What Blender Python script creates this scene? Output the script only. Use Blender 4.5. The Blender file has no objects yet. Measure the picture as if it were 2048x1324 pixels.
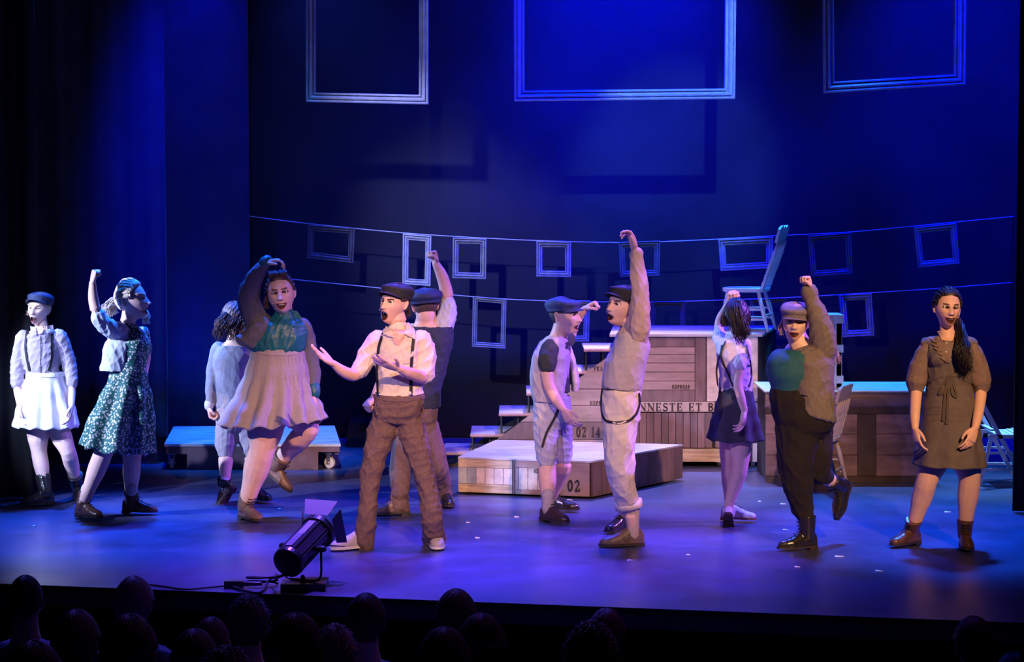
import bpy, bmesh, math, random
import numpy as np
from mathutils import Vector, Matrix
from mathutils.bvhtree import BVHTree
V = Vector
random.seed(7); rng = np.random.default_rng(7)
scn = bpy.context.scene
col = scn.collection

# ------------------------------------------------------------------ camera
CX, CY, FPX, YH, HC = 1024.0, 662.0, 4500.0, 350.0, 2.4
TH = math.atan((CY - YH) / FPX)
CAM = V((0, 0, HC))
FW = V((0, math.cos(TH), -math.sin(TH))); UP = V((0, math.sin(TH), math.cos(TH)))
cd = bpy.data.cameras.new('camera'); cam = bpy.data.objects.new('camera', cd); col.objects.link(cam)
cam.location = CAM; cam.rotation_euler = (math.pi / 2 - TH, 0, 0)
cd.sensor_width = 36; cd.lens = FPX / 2048 * 36; cd.clip_end = 200; cd.clip_start = .5
scn.camera = cam
def ray(x, y): return FW * FPX + V((1, 0, 0)) * (x - CX) + UP * (CY - y)
def P(x, y, Y):
    r = ray(x, y); return CAM + r * (Y / r.y)
def G(x, y, z=0.0):
    r = ray(x, y); return CAM + r * ((z - HC) / r.z)
def S(Y): return FPX / Y

# ------------------------------------------------------------------ world, exposure, stage lights
scn.view_settings.view_transform = 'Standard'; scn.view_settings.look = 'None'
scn.view_settings.gamma = 1; scn.view_settings.use_curve_mapping = False
scn.view_settings.exposure = 0.0
w = bpy.data.worlds.new('dark_house'); scn.world = w; w.use_nodes = True
w.node_tree.nodes['Background'].inputs[0].default_value = (.03, .05, 1, 1)
w.node_tree.nodes['Background'].inputs[1].default_value = .004
def spot(loc, tgt, rgb, power, deg, blend=.6, rad=.08):
    l = bpy.data.lights.new('stage_light', 'SPOT'); l.color = rgb; l.energy = power
    l.spot_size = math.radians(deg); l.spot_blend = blend; l.shadow_soft_size = rad
    o = bpy.data.objects.new('stage_light', l); col.objects.link(o); o.location = loc
    o.rotation_euler = (V(tgt) - V(loc)).to_track_quat('-Z', 'Y').to_euler(); o['kind'] = 'helper'
    return o
BLUE = (.015, .06, 1.0); DEEP = (.0, .005, 1.0); PURP = (.22, .07, 1.0); AZUR = (.01, .13, 1.0)
WARM = (1.0, .52, .26); COOL = (.46, .55, 1.0); LAV = (.55, .42, 1.0)
# floor washes from overhead, slightly upstage (they also rim the performers)
spot((-2.8, 17.4, 7.5), (-2.6, 15.3, 0), AZUR, 12000, 27, 1, .3)
spot((-.9, 18.0, 7.5), (-1.2, 15.2, 0), BLUE, 3600, 40, 1, .3)
spot((1.0, 18.0, 7.5), (.8, 15.2, 0), BLUE, 3600, 40, 1, .3)
spot((3.2, 17.4, 7.5), (2.8, 15.0, 0), AZUR, 11000, 27, 1, .3)
spot((-1.2, 14.5, 7.5), (-1.1, 13.5, 0), PURP, 6000, 26, 1, .3)
spot((1.0, 15.6, 7.5), (.6, 14.0, 0), PURP, 6200, 24, 1, .3)
spot((.0, 19.0, 7.0), (.2, 12.6, 0), BLUE, 3000, 34, 1, .3)
# cool side light from the left wing
spot((-7.5, 13.2, 3.2), (-2.8, 16.0, .9), COOL, 4800, 20, .5, .07)
spot((-6.5, 10.5, 5.0), (-3.3, 16.1, .9), COOL, 3000, 11, .4, .07)
spot((-7.0, 17.6, 4.2), (-.2, 15.6, 1.0), (.25, .42, 1), 4200, 24, .6, .07)
# warm front of house
spot((4.5, 4.5, 6.5), (1.8, 15.0, .9), WARM, 6000, 17, .7, .07)
spot((2.0, 3.0, 6.8), (-.7, 14.8, .9), WARM, 8800, 12, .8, .07)
# lavender front fill and purple side light from the right
spot((-5.0, 5.0, 6.0), (.2, 15.5, .9), LAV, 2600, 20, .8, .07)
spot((6.5, 15.5, 5.0), (1.0, 15.4, 1.0), (.30, .10, 1), 5200, 30, .8, .07)
# lights for the scenery and the frames
spot((1.2, 19.8, 7.0), (.8, 17.6, .3), (.5, .42, 1), 5200, 26, .8, .1)
spot((.6, 12.0, 7.0), (1.3, 18.2, .6), (.85, .55, .62), 1700, 18, .8, .1)
spot((3.2, 19.6, 7.0), (2.8, 17.8, .7), (.03, .33, 1), 6500, 30, .8, .1)
spot((-1.9, 18.6, 7.5), (-2.1, 18.9, .2), (.03, .25, 1), 4200, 20, .8, .1)
spot((-2.6, 15.5, 5.5), (-.6, 20.0, 1.9), (.42, .48, 1), 1500, 22, .9, .1)
spot((4.6, 14.5, 5.5), (3.0, 20.0, 2.0), (.06, .26, 1), 2400, 24, .9, .1)
spot((-1.0, 15.5, 7.5), (-.6, 19.5, 3.6), (.6, .7, 1), 260, 7, 1, .05)
spot((2.2, 15.0, 6.5), (1.6, 19.5, 3.1), (.12, .32, 1), 1500, 18, .6, .05)
spot((4.2, 19.6, 6.5), (3.9, 17.4, .4), (.25, .5, 1), 2600, 16, .8, .1)
# backdrop washes, grazing down the cloth
spot((1.1, 18.8, 7.0), (1.1, 20.5, 3.0), DEEP, 9000, 46, 1, .2)
spot((.4, 18.8, 7.0), (.5, 20.5, 1.2), DEEP, 2600, 60, 1, .2)
spot((-1.7, 19.4, 6.8), (-1.6, 20.5, 2.6), BLUE, 1300, 30, 1, .2)
spot((4.2, 18.8, 6.6), (3.9, 20.5, 1.6), DEEP, 5200, 50, 1, .2)
spot((-2.6, 17.0, 7.4), (-2.72, 18.3, 3.4), DEEP, 8500, 18, 1, .2)
spot((-2.75, 18.7, 7.4), (-2.72, 19.8, 3.0), DEEP, 4500, 18, 1, .2)
# added spots, standing in for stage bounce on the first rows
spot((-1.5, 20.0, 7.4), (-1.0, 9.0, .4), (.10, .08, 1), 3600, 30, 1, .2)
spot((3.0, 14.0, 7.4), (.2, 8.6, .7), (.6, .12, .9), 260, 40, 1, .2)

# ------------------------------------------------------------------ materials
MATS = {}
def mat(name, rgb, rough=.8, var=.0, scale=8.0, bump=.0, bscale=None, metal=0.0, stretch=(1, 1, 1), rgb2=None, spec=.5, sheen=0, dist=.003, wr=0):
    if name in MATS: return MATS[name]
    m = bpy.data.materials.new(name); m.use_nodes = True; nt = m.node_tree; N = nt.nodes; L = nt.links
    b = N['Principled BSDF']; b.inputs['Base Color'].default_value = (*rgb, 1); b.inputs['Roughness'].default_value = rough
    b.inputs['Metallic'].default_value = metal; b.inputs['Specular IOR Level'].default_value = spec
    if sheen: b.inputs['Sheen Weight'].default_value = sheen
    tc = N.new('ShaderNodeTexCoord'); mp = N.new('ShaderNodeMapping'); mp.inputs['Scale'].default_value = stretch
    L.new(tc.outputs['Object'], mp.inputs[0])
    if var > 0 or rgb2:
        n = N.new('ShaderNodeTexNoise'); n.inputs['Scale'].default_value = scale; n.inputs['Detail'].default_value = 5; n.inputs['Roughness'].default_value = .65
        L.new(mp.outputs[0], n.inputs['Vector'])
        r = N.new('ShaderNodeValToRGB'); r.color_ramp.elements[0].position = .35; r.color_ramp.elements[1].position = .65
        lo = rgb2 if rgb2 else tuple(c * (1 - var) for c in rgb); hi = rgb if rgb2 else tuple(min(1, c * (1 + var)) for c in rgb)
        r.color_ramp.elements[0].color = (*lo, 1); r.color_ramp.elements[1].color = (*hi, 1)
        L.new(n.outputs['Fac'], r.inputs[0]); L.new(r.outputs[0], b.inputs['Base Color'])
    if wr > 0:
        n3 = N.new('ShaderNodeTexNoise'); n3.inputs['Scale'].default_value = 6; n3.inputs['Detail'].default_value = 3; n3.inputs['Distortion'].default_value = 1.4
        mp3 = N.new('ShaderNodeMapping'); mp3.inputs['Scale'].default_value = (1.6, 1.6, .8); mp3.inputs['Rotation'].default_value = (.3, .5, 0)
        L.new(tc.outputs['Object'], mp3.inputs[0]); L.new(mp3.outputs[0], n3.inputs['Vector'])
        b3 = N.new('ShaderNodeBump'); b3.inputs['Strength'].default_value = 1; b3.inputs['Distance'].default_value = wr * .6
        L.new(n3.outputs['Fac'], b3.inputs['Height']); L.new(b3.outputs[0], b.inputs['Normal'])
    if bump > 0:
        n2 = N.new('ShaderNodeTexNoise'); n2.inputs['Scale'].default_value = bscale or scale * 4; n2.inputs['Detail'].default_value = 4
        L.new(mp.outputs[0], n2.inputs['Vector'])
        bp = N.new('ShaderNodeBump'); bp.inputs['Strength'].default_value = bump; bp.inputs['Distance'].default_value = dist
        L.new(n2.outputs['Fac'], bp.inputs['Height']); L.new(bp.outputs[0], b.inputs['Normal'])
        if wr > 0: L.new(b3.outputs[0], bp.inputs['Normal'])
    MATS[name] = m; return m

# ------------------------------------------------------------------ mesh helpers
class MB:
    def __init__(s): s.v = []; s.f = []; s.m = []
    def add(s, vs, fs, mi=0):
        o = len(s.v); s.v += [tuple(p) for p in vs]; s.f += [tuple(i + o for i in f) for f in fs]; s.m += [mi] * len(fs)
    def box(s, a, b, mi=0):
        x0, y0, z0 = a; x1, y1, z1 = b
        s.hexa([V((x0, y0, z0)), V((x1, y0, z0)), V((x1, y1, z0)), V((x0, y1, z0))], [V((x0, y0, z1)), V((x1, y0, z1)), V((x1, y1, z1)), V((x0, y1, z1))], mi)
    def hexa(s, lo, hi, mi=0):
        n = len(lo)
        s.add(list(lo) + list(hi), [tuple(range(n - 1, -1, -1)), tuple(range(n, 2 * n))] + [(i, (i + 1) % n, n + (i + 1) % n, n + i) for i in range(n)], mi)
    def rings(s, rs, cap=True, mi=0, closed=True):
        n = len(rs[0]); vs = [p for r in rs for p in r]; fs = []
        for k in range(len(rs) - 1):
            for i in range(n if closed else n - 1):
                j = (i + 1) % n; fs.append((k * n + i, k * n + j, (k + 1) * n + j, (k + 1) * n + i))
        if cap: fs += [tuple(range(n - 1, -1, -1)), tuple((len(rs) - 1) * n + i for i in range(n))]
        s.add(vs, fs, mi)
    def tube(s, pts, rs, n=10, round_ends=True, mi=0, sub=0):
        pts = [V(p) for p in pts]
        if isinstance(rs, (int, float)): rs = [rs] * len(pts)
        rs = list(rs)
        if sub: pts, rs = smooth_path(pts, rs, sub)
        if round_ends:
            d0 = (pts[0] - pts[1]).normalized(); d1 = (pts[-1] - pts[-2]).normalized(); a, b = pts[0], pts[-1]; ra, rb = rs[0], rs[-1]
            pts = [a + d0 * ra * .95, a + d0 * ra * .6] + pts + [b + d1 * rb * .6, b + d1 * rb * .95]
            rs = [ra * .3, ra * .8] + rs + [rb * .8, rb * .3]
        up = V((0, 0, 1)); t = (pts[1] - pts[0]).normalized(); u = t.cross(up)
        if u.length < .1: u = t.cross(V((1, 0, 0)))
        u.normalize(); R = []
        for i, p in enumerate(pts):
            t = (pts[min(i + 1, len(pts) - 1)] - pts[max(i - 1, 0)])
            t = t.normalized() if t.length > 1e-9 else V((0, 0, 1))
            u = (u - t * u.dot(t))
            u = u.normalized() if u.length > 1e-6 else t.orthogonal().normalized()
            v = t.cross(u)
            R.append([p + (u * math.cos(2 * math.pi * k / n) + v * math.sin(2 * math.pi * k / n)) * rs[i] for k in range(n)])
        s.rings(R, True, mi)
    def ellipsoid(s, c, ax, ay, az, nu=20, nv=12, mi=0):
        R = []
        for k in range(1, nv):
            ph = -math.pi / 2 + math.pi * k / nv
            R.append([c + ax * (math.cos(ph) * math.cos(2 * math.pi * i / nu)) + ay * (math.cos(ph) * math.sin(2 * math.pi * i / nu)) + az * math.sin(ph) for i in range(nu)])
        s.rings(R, True, mi)
    def build(s, name, mats, parent=None, smooth=False, kind=None, label=None, org=None):
        me = bpy.data.meshes.new(name)
        o3 = org if org is not None else (top(parent).location if parent else V((0, 0, 0)))
        me.from_pydata([(a - o3[0], b - o3[1], c - o3[2]) for a, b, c in s.v], [], s.f)
        if not isinstance(mats, (list, tuple)): mats = [mats]
        for m in mats: me.materials.append(m)
        if len(mats) > 1: me.polygons.foreach_set('material_index', s.m)
        bm = bmesh.new(); bm.from_mesh(me); bmesh.ops.recalc_face_normals(bm, faces=bm.faces); bm.to_mesh(me); bm.free()
        if smooth: me.polygons.foreach_set('use_smooth', [True] * len(me.polygons))
        me.update()
        return link(name, me, parent, kind, label, o3)
def top(o):
    while o.parent: o = o.parent
    return o
def link(name, me, parent=None, kind=None, label=None, org=None):
    o = bpy.data.objects.new(name, me); col.objects.link(o)
    if parent: o.parent = parent
    elif org is not None: o.location = org
    if kind: o['kind'] = kind
    if label: o['label'] = label
    return o
def thing(name, label, cat, loc, group=None):
    o = bpy.data.objects.new(name, None); col.objects.link(o); o.location = loc; o.empty_display_size = .2
    o['label'] = label; o['category'] = cat
    if group: o['group'] = group
    return o
def tag(o, label, cat, group=None):
    o['label'] = label; o['category'] = cat
    if group: o['group'] = group
    return o
def smooth_path(pts, rs, sub):
    P_, R_ = [], []; n = len(pts)
    for i in range(n - 1):
        a, b, c, d = pts[max(i - 1, 0)], pts[i], pts[i + 1], pts[min(i + 2, n - 1)]
        for k in range(sub):
            t = k / sub
            P_.append(.5 * ((2 * b) + (c - a) * t + (2 * a - 5 * b + 4 * c - d) * t * t + (3 * b - a - 3 * c + d) * t ** 3))
            tt = t * t * (3 - 2 * t); R_.append(rs[i] * (1 - tt) + rs[i + 1] * tt)
    P_.append(pts[-1]); R_.append(rs[-1]); return P_, R_
def slab(mb, poly, Y, th, mi=0):       # upright board: front outline at depth Y, real thickness th
    lo = [P(x, y, Y) for x, y in poly]; mb.hexa(lo, [p + V((0, th, 0)) for p in lo], mi)
# ================================================================== STRUCTURE
m_floor = mat('stage_floor_vinyl', (.055, .06, .13), .42, .35, 1.6, .25, 2.5, spec=.55, dist=.02)  # black vinyl, with the blue of the stage light mixed into its colour
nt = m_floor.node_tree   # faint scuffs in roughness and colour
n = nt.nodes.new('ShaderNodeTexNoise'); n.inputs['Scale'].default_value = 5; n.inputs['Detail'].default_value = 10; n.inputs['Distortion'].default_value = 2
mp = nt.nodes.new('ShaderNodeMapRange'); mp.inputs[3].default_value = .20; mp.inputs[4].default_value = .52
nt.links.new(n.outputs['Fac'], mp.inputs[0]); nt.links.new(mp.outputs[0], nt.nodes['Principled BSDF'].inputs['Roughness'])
m_black = mat('black_fascia', (.008, .008, .01), .9, spec=.1)
m_drape = mat('black_velour', (.04, .04, .05), .95, .2, 3, .3, 60, sheen=.2)
m_cloth = mat('backdrop_cloth', (.022, .022, .03), .95, .25, 1.2)
eL, eR = G(-700, 1140), G(2700, 1270)
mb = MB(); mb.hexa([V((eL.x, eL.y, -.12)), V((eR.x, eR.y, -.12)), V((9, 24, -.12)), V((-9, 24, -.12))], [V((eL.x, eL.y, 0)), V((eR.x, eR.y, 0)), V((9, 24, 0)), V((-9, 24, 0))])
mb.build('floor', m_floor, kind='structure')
d = (eR - eL).normalized(); nrm = V((-d.y, d.x, 0))
mb = MB(); mb.hexa([eL + nrm * .03 + V((0, 0, -1.2)), eR + nrm * .03 + V((0, 0, -1.2)), eR + nrm * .1 + V((0, 0, -1.2)), eL + nrm * .1 + V((0, 0, -1.2))],
                   [eL + nrm * .03 + V((0, 0, -.12)), eR + nrm * .03 + V((0, 0, -.12)), eR + nrm * .1 + V((0, 0, -.12)), eL + nrm * .1 + V((0, 0, -.12))])
mb.build('wall_stage_front', m_black, kind='structure')
mb = MB(); a = eL - nrm * .0; mb.hexa([eL - nrm * .012 + V((0, 0, -.035)), eR - nrm * .012 + V((0, 0, -.035)), eR + V((0, 0, -.035)), eL + V((0, 0, -.035))], [eL - nrm * .012, eR - nrm * .012, eR, eL])
mb.build('trim_1', mat('stage_nosing', (.03, .03, .035), .5), kind='structure')
def hz(Y): return -1.15 + (13.5 - Y) * .14 if Y < 13.5 else -1.15
mb = MB(); mb.hexa([V((-7, 3, hz(3) - .1)), V((7, 3, hz(3) - .1)), V((7, 13.5, -1.25)), V((-7, 13.5, -1.25))], [V((-7, 3, hz(3))), V((7, 3, hz(3))), V((7, 13.5, -1.15)), V((-7, 13.5, -1.15))])
mb.build('floor_house', mat('house_carpet', (.01, .01, .012), .95), kind='structure')
mb = MB(); mb.box((-7.5, 20.75, 0), (7.5, 20.85, 9)); mb.build('wall_back', mat('back_wall', (.01, .01, .012), .9), kind='structure')

def curtain(name, pa, pb, z1, amp, waves, m, z0=.01, n=160, back=False):
    mb = MB(); R = [[], []]; a, b = V(pa), V(pb); dd = (b - a).normalized(); nn = V((-dd.y, dd.x, 0))
    rows = [z0, .8, 2, 3.5, z1]; RR = []
    for z in rows:
        row = []
        for i in range(n + 1):
            t = i / n; ph = t * waves * 2 * math.pi
            off = amp * (math.sin(ph) + .4 * math.sin(ph * 2.3 + 1)) * (1 - .15 * z / z1)
            p = a.lerp(b, t) + nn * off; row.append(V((p.x, p.y, z)))
        RR.append(row)
    front = RR; mb.rings(front, False, closed=False)
    o = mb.build(name, m, kind='structure', smooth=True)
    sm = o.modifiers.new('thick', 'SOLIDIFY'); sm.thickness = .008
    return o
def gx(x, Y): return P(x, 700, Y).x
curtain('wall_backdrop', (gx(500, 20.5), 20.5, 0), (gx(2040, 20.5), 20.5, 0), 7.5, .004, 4, m_cloth)
curtain('wall_left', (gx(325, 19.8), 19.75, 0), (gx(500, 19.8), 19.85, 0), 7.5, .014, 1.5, m_drape)
curtain('wall_left_middle', (gx(62, 18.65), 18.6, 0), (gx(334, 18.65), 18.65, 0), 7.5, .016, 3.2, m_drape)
curtain('wall_left_near', (gx(-420, 16.6), 16.6, 0), (gx(77, 16.6), 16.6, 0), 7.5, .03, 7, mat('black_wing_drape', (.012, .012, .014), .97))
curtain('wall_right', (gx(2030, 15.9), 15.9, 0), (gx(2500, 15.9), 15.9, 0), 7.5, .03, 6, mat('black_wing_drape', (.012, .012, .014), .97))
curtain('wall_right_far', (gx(2036, 20.3), 20.3, 0), (gx(2300, 20.3), 20.3, 0), 7.5, .02, 4, m_drape)

# ================================================================== FRAMES
m_fr = mat('grey_painted_frame', (.42, .42, .46), .55, .22, 14, .2, 60, stretch=(1, 1, 1))
m_fr2 = mat('grey_frame_shaded', (.15, .15, .18), .6, .3, 14, .2, 60)  # darker copy of the frame grey: dim light put into the colour
m_fr3 = mat('grey_frame_lit', (.72, .72, .76), .5, .15, 14, .2, 60)  # paler copy of the frame grey: bright light put into the colour
m_wire = mat('pale_cord', (.8, .8, .85), .5)
PROFILE = [(0, 0), (0, .9), (.12, 1), (.2, .95), (.24, .35), (.32, .35), (.36, .8), (.5, .85), (.66, .6), (.70, .2), (.77, .2), (.82, .62), (.93, .6), (1, .3), (1, 0)]
def frame(quad, Y, wpx, dep, m, label, cat='frame', group=None, cords=None, quadi=None):
    c = [P(x, y, Y) for x, y in quad]            # tl, tr, br, bl outer corners
    cen = sum(c, V()) / 4; root = thing('picture_frame', label, cat, cen, group)
    wd = wpx / S(Y)
    ce = V((sum(p.x for p in c) / 4, Y, sum(p.z for p in c) / 4))
    def corner(i, u, h):
        a, b, e = c[i], c[(i + 1) % 4], c[(i + 3) % 4]
        p = a + ((b - a).normalized() + (e - a).normalized()) * (wd * u)
        return p - V((0, h * dep, 0))
    for i in range(4):
        j = (i + 1) % 4; mb = MB(); n = len(PROFILE)
        mb.rings([[corner(i, u, h) for u, h in PROFILE], [corner(j, u, h) for u, h in PROFILE]], True)
        mb.build('rail', m, root)
    if cords:
        for (x, ytop) in cords:
            mb = MB(); p = c[0].lerp(c[1], x) if True else None
            mb.tube([p + V((0, -dep * .5, -.01)), V((p.x, p.y - dep * .5, ytop))], .004, 6, False); mb.build('hanging_cable', mat('black_cable', (.01, .01, .01), .6), root)
    return root
YT = 19.5
frame([(612, -190), (857, -190), (857, 209), (613, 204)], YT, 19, .07, m_fr3, 'large grey window frame hanging at upper left with one half lit pale', group='large frames hanging overhead', cords=[(.1, 6.6), (.9, 6.6)])
frame([(1027, -190), (1473, -190), (1469, 198), (1028, 203)], YT, 21, .07, m_fr3, 'widest hanging frame, at top centre', group='large frames hanging overhead', cords=[(.1, 6.6), (.9, 6.6)])
frame([(1644, -190), (1931, -190), (1928, 170), (1646, 187)], YT, 22, .07, m_fr, 'blue-lit hanging frame at upper right with tilted bottom rail', group='large frames hanging overhead', cords=[(.1, 6.6), (.9, 6.6)])
mb = MB(); mb.tube([V((-6, YT - .035, 6.64)), V((6, YT - .035, 6.64))], .03, 10, False)
tag(mb.build('batten_pipe', m_black), 'black pipe overhead that carries the large hanging frames', 'pipe')
# two cords sagging across the stage in front of the backdrop
YC = 20.172
def cord(pts, label, r=.0045):
    pp = [P(x, y, YC) for x, y in pts]; mb = MB(); mb.tube(pp, r, 6, False, sub=8)
    for e_, q_ in ((pp[0], pts[0]), (pp[-1], pts[-1])): mb.tube([e_, P(q_[0], q_[1], 20.53)], r, 6, False)
    tag(mb.build('cord', m_wire, org=pp[0]), label, 'cord', 'cords strung across the backdrop')
cord([(497, 432), (625, 448), (810, 466), (965, 476), (1100, 482), (1250, 485), (1400, 480), (1560, 471), (1700, 464), (1860, 449), (2027, 433)], 'upper pale cord strung across the backdrop holding eight small frames')
cord([(560, 556), (700, 570), (850, 585), (1010, 598), (1150, 603), (1300, 604), (1450, 600), (1600, 594), (1700, 588), (1860, 578), (2024, 565)], 'lower pale cord strung across the backdrop behind the performers')
gU = 'small frames on the upper cord'; gL = 'small frames on the lower cord'
YF = 20.17
frame([(617, 449), (710, 456), (707, 526), (615, 515)], YF, 12, .03, m_fr2, 'dim dark landscape frame at the left end of the upper cord', group=gU)
frame([(806, 467), (863, 472), (861, 572), (805, 568)], YF, 12, .03, m_fr3, 'tall narrow pale frame on the upper cord beside a raised fist', group=gU)
frame([(906, 475), (973, 477), (972, 558), (905, 556)], YF, 12, .03, m_fr, 'blue-grey portrait frame on the upper cord, right of the tall narrow one', group=gU)
frame([(1073, 482), (1142, 483), (1142, 554), (1073, 553)], YF, 12, .03, m_fr, 'squarish grey frame alone in the middle of the upper cord', group=gU)
frame([(1237, 484), (1320, 481), (1319, 551), (1240, 554)], YF, 12, .03, m_fr2, 'dark frame on the upper cord partly behind the raised sleeve', group=gU)
frame([(1436, 479), (1545, 473), (1545, 536), (1441, 542)], YF, 13, .03, m_fr, 'wide landscape frame on the upper cord behind the chair back', group=gU)
frame([(1615, 472), (1701, 465), (1704, 547), (1622, 553)], YF, 11, .03, m_fr2, 'nearly black frame on the upper cord right of the chair', group=gU)
frame([(1827, 455), (1911, 446), (1918, 527), (1836, 535)], YF, 12, .03, m_fr, 'blue frame at the right end of the upper cord', group=gU)
frame([(946, 592), (1013, 598), (1011, 697), (944, 693)], YF, 10, .03, m_fr, 'portrait frame with beaded edge hanging left of the man in shorts', group=gL)
frame([(762, 578), (812, 583), (811, 640), (762, 637)], YF, 11, .03, m_fr, 'frame on the lower cord mostly behind the singing man', group=gL)
frame([(1125, 600), (1180, 601), (1178, 683), (1123, 683)], YF, 12, .03, m_fr, 'grey frame on the lower cord behind the raised fist of the man in shorts', group=gL)
frame([(1303, 603), (1370, 602), (1370, 672), (1303, 672)], YF, 9, .03, m_fr2, 'dark frame on the lower cord just above the scenery unit', group=gL)
frame([(1500, 598), (1572, 595), (1572, 668), (1500, 670)], YF, 9, .03, m_fr2, 'dark frame on the lower cord seen behind the chair legs', group=gL)
frame([(1677, 589), (1742, 586), (1748, 671), (1685, 674)], YF, 13, .03, m_fr, 'bright blue portrait frame on the lower cord above the trunk', group=gL)

# ================================================================== SCENERY
woodA = mat('painted_plank', (.34, .235, .24), .65, .24, 2.2, .2, 14, stretch=(1, 1, 5))
woodB = mat('dark_painted_plank', (.19, .12, .13), .7, .3, 2.5, .2, 14, stretch=(4, 1, 1))
woodC = mat('pale_painted_panel', (.62, .52, .50), .65, .2, 4, .2, 20, stretch=(3, 1, 3))
woodD = mat('vertical_plank_dark', (.15, .095, .11), .7, .3, 2.5, .2, 14, stretch=(4, 1, 1))
woodE = mat('tan_board', (.48, .36, .26), .65, .3, 5, .3, 20, stretch=(1, 1, 8))
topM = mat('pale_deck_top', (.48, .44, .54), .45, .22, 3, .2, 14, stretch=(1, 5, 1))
topB = mat('deck_top_blue_light', (.50, .58, .66), .45, .3, 3, .2, 14, stretch=(1, 6, 1))  # blue of the overhead light is put into the deck colour
gapM = mat('dark_board_backing', (.03, .02, .02), .9)
inkM = mat('stencil_ink', (.045, .03, .03), .8)
steel = mat('caster_steel', (.6, .6, .62), .3, metal=.9)
rubber = mat('white_caster_tyre', (.75, .75, .75), .5)
pegM = mat('black_steel_leg', (.012, .012, .014), .5)
# --- stencil serif lettering, made of flat raised strokes
def arc(cx, cy, rx, ry, a0, a1, n=10): return [(cx + rx * math.cos(math.radians(a0 + (a1 - a0) * i / n)), cy + ry * math.sin(math.radians(a0 + (a1 - a0) * i / n))) for i in range(n + 1)]
def serif(x, y, w_=.32): return ([(x - w_ / 2, y), (x + w_ / 2, y)], .07)
T, t_ = .2, .08
GL = {
 'A': (.8, [([(.1, 0), (.4, 1)], t_), ([(.7, 0), (.4, 1)], T), ([(.2, .32), (.58, .32)], t_), serif(.1, .03), serif(.7, .03)]),
 'N': (.85, [([(.14, 0), (.14, 1)], t_), ([(.14, .97), (.72, .03)], T), ([(.72, 0), (.72, 1)], t_), serif(.14, .03), serif(.1, .97, .2), serif(.72, .97)]),
 'E': (.7, [([(.17, 0), (.17, 1)], T), ([(.1, .03), (.62, .03)], t_), ([(.1, .97), (.6, .97)], t_), ([(.3, .5), (.48, .5)], t_), ([(.6, .0), (.6, .25)], t_), ([(.58, .78), (.58, 1)], t_), ([(.48, .4), (.48, .6)], t_)]),
 'S': (.66, [(arc(.33, .73, .2, .23, 20, 250), .12), (arc(.33, .27, .22, .24, 70, -160), .14), ([(.2, .58), (.46, .42)], T), ([(.54, .76), (.54, 1)], .06), ([(.1, 0), (.1, .24)], .06)]),
 'T': (.74, [([(.37, 0), (.37, 1)], T), ([(.06, .97), (.68, .97)], t_), ([(.08, .75), (.08, 1)], .07), ([(.66, .75), (.66, 1)], .07), serif(.37, .03)]),
 'B': (.74, [([(.17, 0), (.17, 1)], T), (arc(.3, .75, .24, .22, 90, -90), .14), (arc(.3, .27, .28, .24, 90, -90), .16), ([(.1, .03), (.32, .03)], t_), ([(.1, .97), (.32, .97)], t_), ([(.2, .52), (.32, .52)], t_)]),
 'P': (.7, [([(.17, 0), (.17, 1)], T), (arc(.3, .72, .26, .25, 90, -90), .16), ([(.1, .97), (.32, .97)], t_), ([(.2, .47), (.32, .47)], t_), serif(.17, .03)]),
 'R': (.78, [([(.17, 0), (.17, 1)], T), (arc(.3, .74, .24, .23, 90, -90), .16), ([(.1, .97), (.32, .97)], t_), ([(.2, .51), (.32, .51)], t_), ([(.34, .5), (.62, .03)], T), serif(.17, .03)]),
 'F': (.66, [([(.17, 0), (.17, 1)], T), ([(.1, .97), (.6, .97)], t_), ([(.3, .5), (.48, .5)], t_), ([(.58, .75), (.58, 1)], t_), ([(.48, .4), (.48, .6)], t_), serif(.17, .03)]),
 'X': (.8, [([(.14, 1), (.64, 0)], T), ([(.64, 1), (.14, 0)], t_), serif(.14, .97), serif(.64, .97), serif(.14, .03), serif(.64, .03)]),
 '0': (.68, [(arc(.33, .5, .22, .45, 75, 285, 14), .17), (arc(.33, .5, .22, .45, -75, 75, 14), .17)]),
 '2': (.68, [(arc(.32, .74, .2, .23, 170, -40), .15), ([(.5, .62), (.12, .08)], .13), ([(.08, .06), (.6, .06)], .16), ([(.58, .05), (.58, .25)], .07)]),
 '1': (.5, [([(.26, 0), (.26, 1)], T), ([(.08, .82), (.26, .96)], t_), serif(.26, .03, .4)]),
 '4': (.7, [([(.45, 0), (.45, 1)], T), ([(.08, .3), (.45, .98)], t_), ([(.05, .27), (.64, .27)], t_), serif(.45, .03)]),
 '7': (.66, [([(.06, .94), (.6, .94)], .14), ([(.56, .92), (.27, 0)], .16), ([(.08, .72), (.08, 1)], .07)]), ' ': (.45, []),
}
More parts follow.
